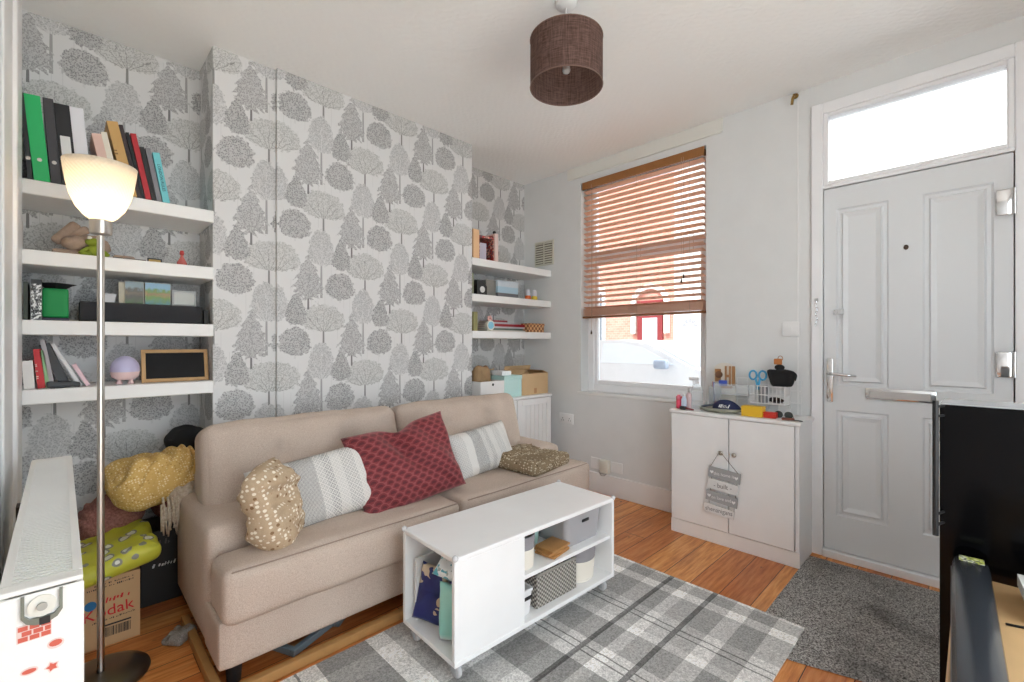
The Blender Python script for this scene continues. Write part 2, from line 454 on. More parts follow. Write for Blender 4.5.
# front door: frame, fanlight, leaf
doorm, nt, b = new_mat('white_woodgrain_door'); gg = G(nt)
gs = gg.sep(gg.obj()); gn = gg.noise(gg.comb(gg.m('MULTIPLY', gs[1], 60), gg.m('MULTIPLY', gs[2], 9)), 3, 4)
b.inputs['Base Color'].default_value = (*srgb(226, 228, 230), 1); b.inputs['Roughness'].default_value = .42
gg.bump(gn, b, .25, .0012)
fr = MB()
ya, yb = -.122, .592
fr.box(XW-.022, XW+.09, yb+.003, DY1, 0, DZ1, .004).box(XW-.022, XW+.09, DY0, ya-.003, 0, DZ1, .004)
fr.box(XW-.022, XW+.09, ya-.003, yb+.003, 2.452, DZ1, .004).box(XW-.012, XW+.085, ya-.003, yb+.003, 2.036, 2.052, .002)
fr.box(XW-.03, XW+.09, ya-.003, yb+.003, 0, .04, .003)
struct('trim_5', fr, upvc)
fr = MB()
q0, q1, z0, z1 = ya-.003, yb+.003, 2.052, 2.452
fr.box(XW-.014, XW+.06, q0, q0+.024, z0, z1, .004).box(XW-.014, XW+.06, q1-.024, q1, z0, z1, .004).box(XW-.014, XW+.06, q0+.024, q1-.024, z0, z0+.022, .004).box(XW-.014, XW+.06, q0+.024, q1-.024, z1-.022, z1, .004)
wf = struct('window_2', fr, upvc)
MB().box(XW+.02, XW+.026, q0+.024, q1-.024, z0+.022, z1-.022).build('window_pane', glass, wf)
# leaf with four moulded panels
leaf = MB()
def panel(mb, y0, y1, z0, z1, X):
    mo = [(0, 0), (.012, .006), (.03, -.002), (.036, .006), (.062, .0045)]
    for i in range(len(mo)): pass
    rings = []
    for d, dx in [(0, .0), (.008, .011), (.022, .011), (.030, -.002), (.052, .006), (.06, .0065)]:
        a, c, e, h = y0+d, y1-d, z0+d, z1-d
        rings.append([Vector((X+dx, a, e)), Vector((X+dx, c, e)), Vector((X+dx, c, h)), Vector((X+dx, a, h))])
    rv = [mb.ring(r) for r in rings]
    mb.skin(rv, True, False); mb.bm.faces.new(rv[-1])
XD = XW-.002
pan = [(.320, .527, .955, 1.915), (-.055, .180, .955, 1.905), (.311, .541, .235, .815), (-.055, .184, .235, .815)]
pan = [(.312, .535, .945, 1.915), (-.060, .182, .945, 1.915), (.312, .535, .235, .812), (-.060, .182, .235, .812)]
ys = [ya, -.060, .182, .312, .535, yb]; zs = [.044, .235, .812, .945, 1.915, 2.032]
for i in range(5):
    for j in range(5):
        if i in (1, 3) and j in (1, 3): continue
        vs = leaf.ring([(XD, ys[i], zs[j]), (XD, ys[i+1], zs[j]), (XD, ys[i+1], zs[j+1]), (XD, ys[i], zs[j+1])])
        leaf.bm.faces.new(vs)
for p in pan: panel(leaf, *p, XD)
bmesh.ops.remove_doubles(leaf.bm, verts=leaf.bm.verts, dist=.0005)
# slab behind
leaf.box(XD+.012, XD+.044, ya, yb, .044, 2.032)
for (a, c) in ((ya, ya+.0006), (yb-.0006, yb)): leaf.box(XD, XD+.014, a, c, .044, 2.032)
leaf.box(XD, XD+.014, ya, yb, .044, .0446).box(XD, XD+.014, ya, yb, 2.0314, 2.032)
door = leaf.build('door_1', doorm, smooth=False); door['kind'] = 'structure'
MB().box(XD+.046, XD+.05, ya-.01, yb+.01, .03, 2.045).build('draught_seal', black, door)
MB().box(XD-.010, XD, .548, .578, .855, 1.095, .004, 2).build('handle_plate', chrome, door)
hm = MB().cyl(.008, -.045, (XD-.008, .563, 1.012), 12, 'x'); hm.tube([(XD-.05, .563, 1.012), (XD-.054, .54, 1.012), (XD-.052, .49, 1.008), (XD-.05, .44, 1.005)], [.009, .009, .008, .006], 10)
hm.build('door_handle', chrome, door, smooth=True)
MB().cyl(.009, -.008, (XD-.008, .563, .905), 14, 'x').box(XD-.018, XD-.012, .560, .566, .88, .925).build('lock_cylinder', nickel, door)
lb = MB().box(XD-.012, XD, .13, .408, .885, .945, .005, 2)
lb.build('letterbox', chrome, door)
MB().box(XD-.016, XD-.009, .15, .39, .893, .93, .003).build('letterbox_flap', steel, door)
MB().sphere(.010, (XD-.003, .244, 1.662), 12, (.5, 1, 1.3)).build('spyhole', darkwood, door, smooth=True)
for zz in (1.81, 1.08):
    hb = MB().box(XD-.016, XD, -.118, -.066, zz-.055, zz+.06, .006, 2).cyl(.009, .115, (XD-.012, -.124, zz-.055), 12)
    hb.build('hinge', chrome, door)
ch = MB().box(XD-.006, XD, .50, .548, 1.335, 1.365, .002).box(XD-.012, XD-.006, .505, .515, 1.34, 1.36).box(XD-.012, XD-.006, .53, .54, 1.34, 1.36)
ch.build('chain_latch_plate', chrome, door)

# ------------------------------------------------------------------ floor coverings
o = MB()
o.soft(1.70, 1.19, .012, .005, (.85, .595, .006), n=2)
rug = o.build('tartan_rug', plaid(), loc=(.48, .50, 0), rot=(0, 0, R(-.3)), smooth=False)
tag(rug, 'grey and cream tartan rug under the white wheeled table', 'rug')
def matm():
    m, nt, b = new_mat('speckled_grey_mat_pile'); g = G(nt)
    n = g.noise(g.obj(), 170, 2, .9); n2 = g.noise(g.obj(), 5, 3)
    c = g.ramp(n, [(.40, srgb(104, 101, 99)), (.5, srgb(202, 199, 196)), (.60, srgb(255, 253, 250))])
    c = g.mix(g.m('MULTIPLY', g.m('SUBTRACT', n2, .52), 2.4, clamp=True), c, srgb(64, 61, 59))
    nt.links.new(c, b.inputs['Base Color']); b.inputs['Roughness'].default_value = 1; b.inputs['Specular IOR Level'].default_value = .1
    g.bump(n, b, 1, .004); return m
mm = MB(); nx, ny = 26, 40
rows = []
for i in range(nx+1):
    xx = 1.96+(2.955-1.96)*i/nx; r_ = []
    for j in range(ny+1):
        yy = -.62+(.645+.62)*j/ny
        x_ = xx
        if i == 0: x_ += .05*math.sin(yy*6+1) * (1 if yy < .5 else .3)
        zz = .009
        r_.append((x_, yy, zz + .003*noise.noise((xx*4, yy*4, 0))))
    rows.append(r_)
top = [mm.ring([Vector(p) for p in r_]) for r_ in rows]
for a, c in zip(top, top[1:]):
    for j in range(ny): mm.bm.faces.new((a[j], c[j], c[j+1], a[j+1]))
bmesh.ops.solidify(mm.bm, geom=list(mm.bm.faces), thickness=.008)
mo = mm.build('door_mat', matm(), smooth=False)
zmin = min(v.co.z for v in mo.data.vertices); mo.location.z = -zmin+.0005
tag(mo, 'speckled grey door mat on the boards before the front door', 'mat')

# ------------------------------------------------------------------ sofa
linen = fabric('oatmeal_linen', srgb(224, 210, 198), srgb(184, 166, 152), 300, .5)
linen_d = M('sofa_seam', srgb(150, 132, 120), .9)
sofa = thing('sofa', 'beige linen two-seater sofa against the tree-patterned wall', 'sofa', (.37, 1.72, 0))
# local: x 0..1.99, y 0..0.83
W_, D_ = 1.99, .80
def arm(x0, side):
    mb = MB()
    def ff(p, u):
        # arm top slopes outwards, inner edge rounded
        return p
    dl = .60 if side == 0 else .52
    mb.soft(.20, dl, .435, .035, (x0+.10, .215+dl/2, .0775+.2175), n=10, bulge=(.006, .008, .01), f=ff)
    return mb.build('arm', linen, sofa, smooth=True)
arm(0, 0); arm(W_-.20, 1)
fb = MB().soft(W_, .22, .17, .018, (W_/2, .045+.10, .165), n=10, bulge=(.0, .004, 0))
fb.soft(W_-.06, .52, .12, .015, (W_/2, .475, .15), n=6)
fb.build('base', linen, sofa, smooth=True)
bk = MB().soft(W_-.10, .10, .56, .04, (W_/2, .694, .08+.28), n=10, bulge=(0, .0, .01))
bk.build('back_frame', linen, sofa, smooth=True)
def wr(amp, fr=9, ax=2):
    def f_(p, u):
        k = noise.noise((p.x*fr, p.y*fr, p.z*fr))*amp
        q = p.copy(); q[ax] += k; q.y += k*.4; return q
    return f_
def seat(x0, x1, notch):
    mb = MB()
    w = x1-x0
    mb.soft(w, .60, .185, .035, ((x0+x1)/2, .345, .335), n=24, bulge=(0, .0, .018), f=wr(.007, 7))
    if notch < 0: mb.soft(.30, .24, .18, .05, (.156, .115, .333), n=12, bulge=(0, .012, .008))
    if notch > 0: mb.soft(.32, .24, .18, .05, (W_-.135, .115, .333), n=12, bulge=(0, .012, .008))
    s_ = mb.build('seat_cushion', linen, sofa, smooth=True)
    return s_
s1 = seat(.20, .985, 0); s2 = seat(1.0, 1.79, 0)
# T-shaped fronts that lap round the arms, one mesh each with its cushion
def front_lap(xa, xb):
    mb = MB(); mb.soft(xb-xa, .20, .188, .034, ((xa+xb)/2, .09, .334), n=16, bulge=(0, .012, .006), f=wr(.005, 8))
    return mb
for par, (xa, xb) in ((s1, (.004, .985)), (s2, (1.0, W_+.035))):
    q = front_lap(xa, xb).build('front_border', linen, par, smooth=True)
def piping(par, pts): MB().tube(pts, .0025, 6).build('piping', linen_d, par)
piping(s1, [(.03, .0, .421), (.25, -.008, .423), (.5, -.011, .426), (.75, -.008, .423), (.96, .0, .421)])
piping(s2, [(1.03, .0, .421), (1.27, -.008, .423), (1.5, -.011, .426), (1.77, -.008, .423), (1.99, .0, .421)])
def backc(x0, x1, z1, tuft):
    mb = MB(); w = x1-x0
    def f_(p, u):
        q = p.copy()
        for tx, tz in tuft:
            d2 = (p.x-tx)**2+(p.z-tz)**2
            if u.y < 0:
                q.y += .042*math.exp(-d2/.0022); q.y += .014*math.exp(-((p.x-tx)/.014)**2)*(1 if p.z > tz else .35)
        # creases radiating to the top edge
        q.y += .006*math.sin(p.x*46)*max(0, u.z)*(1 if u.y < 0 else 0)
        q.z += .010*noise.noise((p.x*5, 2, p.z*4))
        return q
    mb.soft(w, .20, .42, .055, (0, 0, 0), n=38, bulge=(.006, .03, .010), f=f_)
    c_ = mb.build('back_cushion', linen, sofa, smooth=True, loc=((x0+x1)/2, .575, z1-.21), rot=(R(-14), 0, 0))
    return c_
backc(.045, .955, .825, [(-.15, .055), (.16, .055)])
backc(.965, 1.885, .825, [(-.15, .055), (.16, .055)])
for lx, ly in ((.06, .10), (W_-.06, .10), (.06, .72), (W_-.06, .72)):
    MB().cyl(.022, .08, (lx, ly, 0), 14, r2=.028).build('leg', black, sofa)

# cushions
def cushion_mesh(w, h, t, seed=0, fold=None, n=26, amp=.006):
    mb = MB(); grid = {}
    for sgn in (1, -1):
        for i in range(n+1):
            for j in range(n+1):
                u, v = -1+2*i/n, -1+2*j/n
                if sgn == -1 and (i in (0, n) or j in (0, n)): grid[sgn, i, j] = grid[1, i, j]; continue
                e = max(0, (1-u**4)*(1-v**4))**.5
                x = w/2*u*(1-.05*(1-v*v)); z = h/2*v*(1-.05*(1-u*u))
                y = -sgn*t/2*e
                p = Vector((x, y, z))
                if fold: p = fold(p, u, v, sgn, e)
                nn = noise.noise((x*9+seed, z*9, sgn*2.0))*amp*2 + noise.noise((x*22+seed, z*22, sgn*3.0))*amp
                p.y += nn*min(1, e*1.6)
                grid[sgn, i, j] = mb.bm.verts.new(p)
    for sgn in (1, -1):
        for i in range(n):
            for j in range(n):
                f_ = [grid[sgn, i, j], grid[sgn, i+1, j], grid[sgn, i+1, j+1], grid[sgn, i, j+1]]
                mb.bm.faces.new(f_ if sgn == 1 else f_[::-1])
    return mb
def geo_mat():
    m, nt, b = new_mat('grey_geometric_weave'); g = G(nt); ps = g.sep(g.obj()); x, z = ps[0], ps[2]
    a = g.m('SINE', g.m('MULTIPLY', g.m('ADD', x, z), 640)); c = g.m('SINE', g.m('MULTIPLY', g.m('SUBTRACT', x, z), 640))
    diam = g.m('GREATER_THAN', g.m('MULTIPLY', a, c), .08)
    lines = g.m('GREATER_THAN', g.m('SINE', g.m('MULTIPLY', x, 620)), .2)
    dots = g.m('GREATER_THAN', g.m('MULTIPLY', g.m('SINE', g.m('MULTIPLY', x, 600)), g.m('SINE', g.m('MULTIPLY', z, 600))), .45)
    rings = g.m('GREATER_THAN', g.m('MULTIPLY', g.m('SINE', g.m('MULTIPLY', x, 380)), g.m('SINE', g.m('MULTIPLY', z, 380))), .25)
    mk = g.ramp(g.m('ADD', g.m('DIVIDE', x, .56), .5), [(0, .0), (.06, .45), (.2, .1), (.3, .95), (.46, .45), (.52, .7), (.58, .3), (.66, .55), (.76, .25), (.86, 0)], 'CONSTANT')
    sel = g.ramp(g.m('ADD', g.m('DIVIDE', x, .56), .5), [(0, 0), (.3, 1), (.46, .0), (.52, 0.0), (.66, 0)], 'CONSTANT')
    pat = g.m('ADD', g.m('MULTIPLY', diam, sel), g.m('MULTIPLY', g.m('MAXIMUM', dots, g.m('MULTIPLY', rings, .7)), g.m('SUBTRACT', 1.0, sel)))
    pat = g.m('ADD', g.m('MULTIPLY', pat, mk), g.m('MULTIPLY', mk, .12), clamp=True)
    n = g.noise(g.obj(), 500, 2, .7)
    base = g.mix(n, srgb(214, 211, 206), srgb(240, 238, 234))
    nt.links.new(g.mix(pat, base, srgb(108, 110, 113)), b.inputs['Base Color'])
    b.inputs['Roughness'].default_value = .9; b.inputs['Specular IOR Level'].default_value = .15; g.bump(g.m('ADD', n, pat), b, .3, .001)
    return m
def scallop_mat():
    m, nt, b = new_mat('burgundy_scallop_velvet'); g = G(nt); ps = g.sep(g.obj())
    S = .046
    x = g.m('DIVIDE', ps[0], S); z = g.m('DIVIDE', ps[2], S*.5)
    def sc(zo):
        zz = g.m('ADD', z, zo); row = g.m('FLOOR', zz); fz_ = g.m('FRACT', zz)
        par = g.m('MULTIPLY', g.m('FRACT', g.m('MULTIPLY', row, .5)), 1.0)
        fx_ = g.m('SUBTRACT', g.m('FRACT', g.m('ADD', x, par)), .5)
        return fx_, fz_, row
    fx_, fz_, row = sc(0.0)
    # distance to centre of the scale whose base is on this row
    zc = g.m('MULTIPLY', fz_, .5)
    r = g.m('SQRT', g.m('ADD', g.m('MULTIPLY', fx_, fx_), g.m('MULTIPLY', zc, zc)))
    fx2 = g.m('SUBTRACT', g.m('ABSOLUTE', fx_), .5); zc2 = g.m('ADD', zc, .5)
    r2 = g.m('SQRT', g.m('ADD', g.m('MULTIPLY', fx2, fx2), g.m('MULTIPLY', zc2, zc2)))
    inside = g.m('LESS_THAN', r, .5)
    rr = g.m('ADD', g.m('MULTIPLY', r, inside), g.m('MULTIPLY', g.m('MULTIPLY', r2, .62), g.m('SUBTRACT', 1.0, inside)))
    n = g.noise(g.obj(), 260, 2, .7); n2 = g.noise(g.obj(), 12, 2)
    c = g.ramp(rr, [(0, srgb(62, 16, 22)), (.14, srgb(104, 34, 40)), (.2, srgb(72, 18, 26)), (.3, srgb(126, 46, 52)), (.40, srgb(120, 40, 48)), (.46, srgb(176, 92, 94)), (.5, srgb(132, 48, 54))])
    c = g.mix(g.m('MULTIPLY', n, .45), c, srgb(84, 20, 28))
    nt.links.new(c, b.inputs['Base Color']); b.inputs['Roughness'].default_value = .75
    b.inputs['Sheen Weight'].default_value = .4; b.inputs['Sheen Tint'].default_value = (.9, .5, .5, 1)
    g.bump(n, b, .3, .002); return m
def dotted_mat(name, c1, c2, cd, cd2, S=.03):
    m, nt, b = new_mat(name); g = G(nt); ps = g.sep(g.obj())
    vo = g.n('ShaderNodeTexVoronoi', feature='F1'); vo.inputs['Scale'].default_value = 1/S; vo.inputs['Randomness'].default_value = .35
    nt.links.new(g.comb(ps[0], g.m('MULTIPLY', ps[1], .8), ps[2]), vo.inputs['Vector'])
    dd = vo.outputs['Distance']; cc = g.sep(vo.outputs['Color'])[0]
    n = g.noise(g.obj(), 120, 3, .7)
    col = g.mix(n, c1, c2)
    dot = g.m('LESS_THAN', g.m('ADD', dd, g.m('MULTIPLY', n, .12)), .40)
    col = g.mix(g.m('MULTIPLY', dot, g.m('GREATER_THAN', cc, .25)), col, cd)
    col = g.mix(g.m('MULTIPLY', dot, g.m('LESS_THAN', cc, .2)), col, cd2)
    nt.links.new(col, b.inputs['Base Color']); b.inputs['Roughness'].default_value = .85; b.inputs['Specular IOR Level'].default_value = .2
    g.bump(n, b, .4, .002); return m
def crumple(w, d, h, fr=7, amp=.03, seed=0, n=26, ridge=0, dirv=(1, 0, 0), rf=60):
    mb = MB(); dv = Vector(dirv)
    def f_(p, u):
        k = noise.noise((p.x*fr+seed, p.y*fr, p.z*fr))*amp
        k += noise.noise((p.x*fr*2.6+seed, p.y*fr*2.6, p.z*fr*2.6))*amp*.45
        if ridge: k += ridge*abs(math.sin(p.dot(dv)*rf+5*noise.noise((p.x*3+seed, p.y*3, p.z*3))))
        s_ = 1+k/max(.02, p.length)*1.0
        q = Vector((p.x*(1+k*2), p.y*(1+k*2), p.z+k*(1 if p.z > 0 else .2))); return q
    mb.soft(w, d, h, min(w, d, h)*.48, (0, 0, h/2), n=n, f=f_)
    return mb
geo = geo_mat()
c1 = cushion_mesh(.54, .30, .14, 1).build('cushion', geo, loc=(.80, 1.985, .555), rot=(R(-24), R(-7), R(-4)), smooth=True)
tag(c1, 'long white and grey geometric cushion at the left of the sofa, behind the beige one', 'cushion', 'grey geometric cushions')
c2 = c1.copy(); C.objects.link(c2); c2.location = (1.745, 2.03, .555); c2.rotation_euler = (R(-24), R(-4), R(4)); c2.scale = (.9, 1, .9)
tag(c2, 'white and grey geometric cushion right of the burgundy one', 'cushion', 'grey geometric cushions')
def redfold(p, u, v, sgn, e):
    q = p.copy()
    # crease from top middle down, top edge dips in the middle
    q.z -= .035*math.exp(-((u-.0)/.25)**2)*max(0, v)**2
    q.y += .05*math.exp(-((u-.02+.25*v)/.16)**2)*(1 if sgn == 1 else .3)*e*max(0, .35+.65*v)
    q.y += .012*math.sin(u*9+v*6)*e; q.y -= .026*math.exp(-((u-.15-.75*(-v))/.07)**2)*e*(1 if sgn == 1 else 0)*(1 if v < .25 else 0)
    return q
c3 = cushion_mesh(.54, .40, .13, 5, redfold, n=40, amp=.006).build('cushion', scallop_mat(), loc=(1.195, 1.935, .600), rot=(R(-24), R(-8), R(-3)), smooth=True)
tag(c3, 'burgundy scallop-patterned cushion in the middle of the sofa', 'cushion')
def bfold(p, u, v, sgn, e):
    q = p.copy()
    ell = 1-.30*(abs(v)**2.2); q.x *= ell; q.z *= 1-.10*abs(u)**2
    q.y += .022*math.sin(v*7+u*2)*e*(.6 if v > 0 else .25); q.y += .006*math.sin(v*21+u*5)*e*(1 if v > 0 else .4)
    q.x += .007*math.sin(v*6)
    return q
c4 = cushion_mesh(.27, .36, .14, 9, bfold, n=40, amp=.008).build('cushion', dotted_mat('beige_dotted_fabric', srgb(204, 182, 154), srgb(172, 148, 120), srgb(238, 228, 210), srgb(140, 110, 80), .017), loc=(.575, 1.87, .560), rot=(R(-12), R(-8), R(46)), smooth=True)
tag(c4, 'crumpled beige dotted cushion leaning on the left sofa arm', 'cushion')
def tfold(p, u, v, sgn, e):
    q = p.copy(); q.y += .02*math.sin(u*5+v*3+1)*e; q.y -= .02*math.exp(-((v-.1-u*.5)/.12)**2)*e; return q
c5 = crumple(.43, .34, .085, 6, .018, 61, n=34, ridge=.006, dirv=(.4, 1, 0)).build('folded_throw', dotted_mat('olive_brown_tufted_throw', srgb(156, 138, 112), srgb(116, 98, 76), srgb(204, 192, 170), srgb(96, 80, 60), .014), loc=(2.045, 1.915, .425), rot=(R(4), R(3), R(12)), smooth=True)
tag(c5, 'olive brown tufted throw folded on the right end of the sofa', 'throw')

# ------------------------------------------------------------------ wheeled storage table
T = thing('storage_table', 'white wheeled storage table with open shelves on the rug', 'table', (.945, 1.232, 0), (0, 0, R(-2.2)))
TL, TD = .915, .35
top_ = MB().box(0, TL, 0, TD, .432, .45, .003); top_.build('tabletop', whitel, T)
MB().box(0, TL, 0, TD, .078, .096, .002).build('bottom_panel', whitel, T)
MB().box(.0, .018, TD-.016, TD-.001, .096, .432).box(.018, TL-.018, TD-.014, TD-.002, .096, .432).build('back_panel', whitel, T)
MB().box(.0, .33, .002, .018, .096, .432, .001).build('front_panel', whitel, T)
MB().box(.312, .33, .018, TD-.014, .096, .432).build('divider', whitel, T)
MB().box(TL-.018, TL, .001, TD-.001, .096, .432, .001).build('side_panel', whitel, T)
MB().box(.33, TL-.018, .012, TD-.014, .258, .274, .001).build('shelf', whitel, T)
cp = M('clear_corner_guard', (.9, .9, .92), .15, trans=.3)
for cx, cy in ((0.004, .004), (TL-.004, .004), (0.004, TD-.004), (TL-.004, TD-.004)):
    MB().sphere(.011, (cx, cy, .449), 10).build('corner_guard', cp, T, smooth=True)
for cx, cy in ((.035, .04), (TL-.045, .04), (.035, TD-.04), (TL-.045, TD-.04)):
    c_ = MB().box(cx-.018, cx+.018, cy-.018, cy+.018, .070, .078).box(cx-.014, cx-.011, cy-.012, cy+.014, .03, .072, .001).box(cx+.011, cx+.014, cy-.012, cy+.014, .03, .072, .001).build('caster', P_('grey_caster', 170, 172, 175, .4), T)
    wh = MB().lathe([(.008, -.010), (.022, -.009), (.0265, -.005), (.0265, .005), (.022, .009), (.008, .010)], (cx, cy, .0405), 22, 'x'); wh.build('wheel', P_('clear_grey_wheel', 200, 200, 202, .25), c_)
def tl(x, y, z):  # table local -> world
    a = R(-2.2); return (.945+x*math.cos(a)-y*math.sin(a), 1.232+x*math.sin(a)+y*math.cos(a), z)
rz = R(-2.2)
# contents - bay, upper shelf z .274, lower .096
ropew = M('cream_cotton_rope', srgb(232, 226, 214), .9); ropeg = M('grey_cotton_rope', srgb(146, 143, 146), .9)
def rope_basket(name, label, loc, r, h, grey):
    t = thing(name, label, 'basket', loc, (0, 0, rz))
    def ringprof(z0, z1, r0, r1):
        pr = []; n = max(2, int((z1-z0)/.009))
        for i in range(n):
            z = z0+(z1-z0)*i/n; rr = r0+(r1-r0)*(i/n); dz = (z1-z0)/n
            pr += [(rr-.002, z), (rr, z+dz*.3), (rr, z+dz*.7)]
        pr.append((r1-.002, z1)); return pr
    zb = h*grey; rb = r*.88+(r-r*.88)*zb/h
    lo = ringprof(0, zb, r*.88, rb); MB().lathe([(.001, 0)]+lo+[(rb-.006, zb)], n=32, cap=False).build('lower_body', ropew, t, smooth=True)
    hi = ringprof(zb, h, rb, r); MB().lathe(hi+[(r-.008, h), (rb-.008, zb), (rb-.008, .01), (.001, .01)], n=32, cap=False).build('rim_band', ropeg, t, smooth=True)
    return t
rope_basket('rope_basket', 'small cream and grey rope basket at the left of the upper shelf', tl(.388, .085, .2745), .058, .130, .60)
rope_basket('rope_basket', 'large cream and grey rope basket at the right of the lower shelf', tl(.768, .125, .0965), .104, .156, .60)
def tub(name, label, cat, loc, w, d, h, mat, r=.03, hole=True, hm=black):
    t = thing(name, label, cat, loc, (0, 0, rz))
    mb = MB()
    def rr(w, d, r, z, n=6):
        pts = []
        for cx, cy, a0 in ((w/2-r, d/2-r, 0), (-w/2+r, d/2-r, 90), (-w/2+r, -d/2+r, 180), (w/2-r, -d/2+r, 270)):
            for i in range(n+1):
                a = R(a0+90*i/n); pts.append(Vector((cx+r*math.cos(a), cy+r*math.sin(a), z)))
        return pts
    rings = [mb.ring(p) for p in (rr(w*.86, d*.86, r, .004), rr(w*.9, d*.9, r, .0), rr(w*.94, d*.94, r, .02), rr(w, d, r, h-.012), rr(w+.008, d+.008, r, h-.01), rr(w+.008, d+.008, r, h), rr(w-.008, d-.008, r, h), rr(w*.9, d*.9, r, .012))]
    mb.skin(rings); mb.build('tub', mat, t, smooth=False)
    if hole: MB().soft(.048, .006, .014, .0029, (0, -d/2-.001, h-.035), n=3, rot=(R(4), 0, 0)).build('hand_slot', hm, t, smooth=True)
    return t
tub('storage_box', 'grey plastic storage box on the upper shelf at the right end', 'storage box', tl(.755, .165, .2745), .25, .24, .135, P_('warm_grey_plastic', 168, 167, 170, .45))
tub('storage_box', 'pale mint plastic box behind the wooden coasters', 'storage box', tl(.54, .25, .2745), .15, .14, .13, P_('mint_plastic', 176, 208, 200, .4))
tub('storage_box', 'narrow white box beside the wicker basket on the lower shelf', 'storage box', tl(.372, .13, .0965), .055, .2, .105, P_('white_plastic_box', 232, 232, 232, .4), r=.01)
# coasters
wm = M('honey_wood', srgb(176, 128, 76), .5, var=.2, vscale=40)
for i, (dx, dz, rz_, col) in enumerate(((0, 0, 8, 1), (-.004, .0115, -6, 1), (.004, .023, 4, 1))):
    p = tl(.570+dx, .080, .2746+dz)
    o = MB().box(-.062, .062, -.05, .05, 0, .011, .0035, 2).build('wooden_board', wm, loc=p, rot=(0, 0, R(rz_)))
    tag(o, ['bottom slice of the stack of small wooden boards on the upper shelf', 'middle slice of the stack of small wooden boards', 'top slice of the stack of small wooden boards, beside the grey box'][i], 'wooden board', 'small wooden boards stacked on the shelf')
# wicker basket
def wicker():
    m, nt, b = new_mat('grey_washed_wicker'); g = G(nt); ps = g.sep(g.obj())
    u = g.m('ADD', ps[0], ps[1])
    a = g.m('SINE', g.m('MULTIPLY', u, 300)); row = g.m('FLOOR', g.m('MULTIPLY', ps[2], 110))
    sgn = g.m('SUBTRACT', g.m('MULTIPLY', g.m('FRACT', g.m('MULTIPLY', row, .5)), 4), 1)
    h = g.m('MULTIPLY', g.m('MULTIPLY', a, sgn), g.m('SINE', g.m('MULTIPLY', g.m('FRACT', g.m('MULTIPLY', ps[2], 110)), PI)))
    f_ = g.m('ADD', g.m('MULTIPLY', h, .5), .5, clamp=True)
    nt.links.new(g.ramp(f_, [(0, srgb(74, 70, 66)), (.45, srgb(142, 137, 130)), (1, srgb(208, 204, 196))]), b.inputs['Base Color'])
    b.inputs['Roughness'].default_value = .8; g.bump(f_, b, 1, .006); return m
wk = thing('wicker_basket', 'grey washed wicker basket on the lower shelf', 'basket', tl(.555, .135, .0965), (0, 0, rz))
mb = MB()
for a in ((-.125, .125, -.1, -.092), (-.125, .125, .092, .1)): mb.box(a[0], a[1], a[2], a[3], 0, .13, .002)
for a in ((-.125, -.117), (.117, .125)): mb.box(a[0], a[1], -.092, .092, 0, .13, .002)
mb.box(-.12, .12, -.095, .095, 0, .006); mb.build('basket_body', wicker(), wk, smooth=False)
pts = [(-.12, -.096, .132), (.12, -.096, .132), (.12, .096, .132), (-.12, .096, .132)]
MB().tube(pts, .006, 8, closed=True).build('rim', M('grey_wicker_rim', srgb(150, 146, 138), .8), wk)
# left bay : pouches, wipes, boards
wipem, nt, b = new_mat('mint_wipes_pouch'); g = G(nt); ps = g.sep(g.obj())
nz = g.noise(g.obj(), 22, 2)
c = g.ramp(ps[2], [(0, srgb(238, 240, 240)), (.035, srgb(150, 214, 202)), (.17, srgb(166, 222, 210))], 'LINEAR')
nt.links.new(c, b.inputs['Base Color']); b.inputs['Roughness'].default_value = .3
def pouch(name, label, cat, mat, w, h, t, loc, rot, seed, amp=.012):
    o = cushion_mesh(w, h, t, seed, n=20, amp=amp*.6)
    for v in o.bm.verts: v.co.z += h/2
    o = o.build(name, mat, loc=loc, rot=rot, smooth=True); return tag(o, label, cat)
pouch('wipes_pouch', 'mint green pouch standing in the open left end of the wheeled table', 'pouch', wipem, .085, .215, .05, tl(.055, .105, .0975), (0, 0, R(-62)), 3)
def flower_mat(name, base, c1, c2, s=30, th=.56):
    m, nt, b = new_mat(name); g = G(nt)
    n = g.noise(g.obj(), s, 1); n2 = g.noise(g.obj(), s*1.7, 1)
    c = g.mix(g.m('GREATER_THAN', n, th), base, c1); c = g.mix(g.m('GREATER_THAN', n2, th+.03), c, c2)
    nt.links.new(c, b.inputs['Base Color']); b.inputs['Roughness'].default_value = .35; return m
pk = cushion_mesh(.15, .10, .06, 6, n=18, amp=.01).build('wipes_packet', flower_mat('white_teal_printed_film', srgb(238, 242, 242), srgb(96, 178, 192), srgb(170, 178, 170)), loc=tl(.085, .11, .352), rot=(R(-50), R(14), R(-62)), smooth=True)
tag(pk, 'white packet printed with teal spots lying on top of the mint pouch', 'packet')
pouch('paper_pouch', 'crumpled navy and beige bag at the open left end of the wheeled table', 'bag', flower_mat('navy_beige_print', srgb(34, 44, 108), srgb(206, 186, 160), srgb(30, 38, 98), 11, .55), .12, .22, .035, tl(.05, .265, .0985), (R(-6), R(10), R(-60)), 12, .012)
bx = thing('cardboard_sleeve', 'blue and white small carton at the back of the left bay', 'carton', tl(.16, .19, .0965), (0, 0, R(-70)))
MB().box(-.05, .05, -.02, .02, 0, .135, .001).build('carton_body', P_('periwinkle_card', 132, 142, 206, .5), bx)
MB().box(-.05, -.005, -.0215, -.02, 0, .135).build('white_panel', P_('white_card', 232, 232, 238, .5), bx)
o = MB().box(-.006, .006, -.13, .13, 0, .24, .001).build('picture_book', P_('pale_card_cover', 226, 226, 224, .5), loc=tl(.16, .318, .0965), rot=(R(0), 0, R(-88)))
tag(o, 'thin pale board book standing against the back of the left bay', 'book')

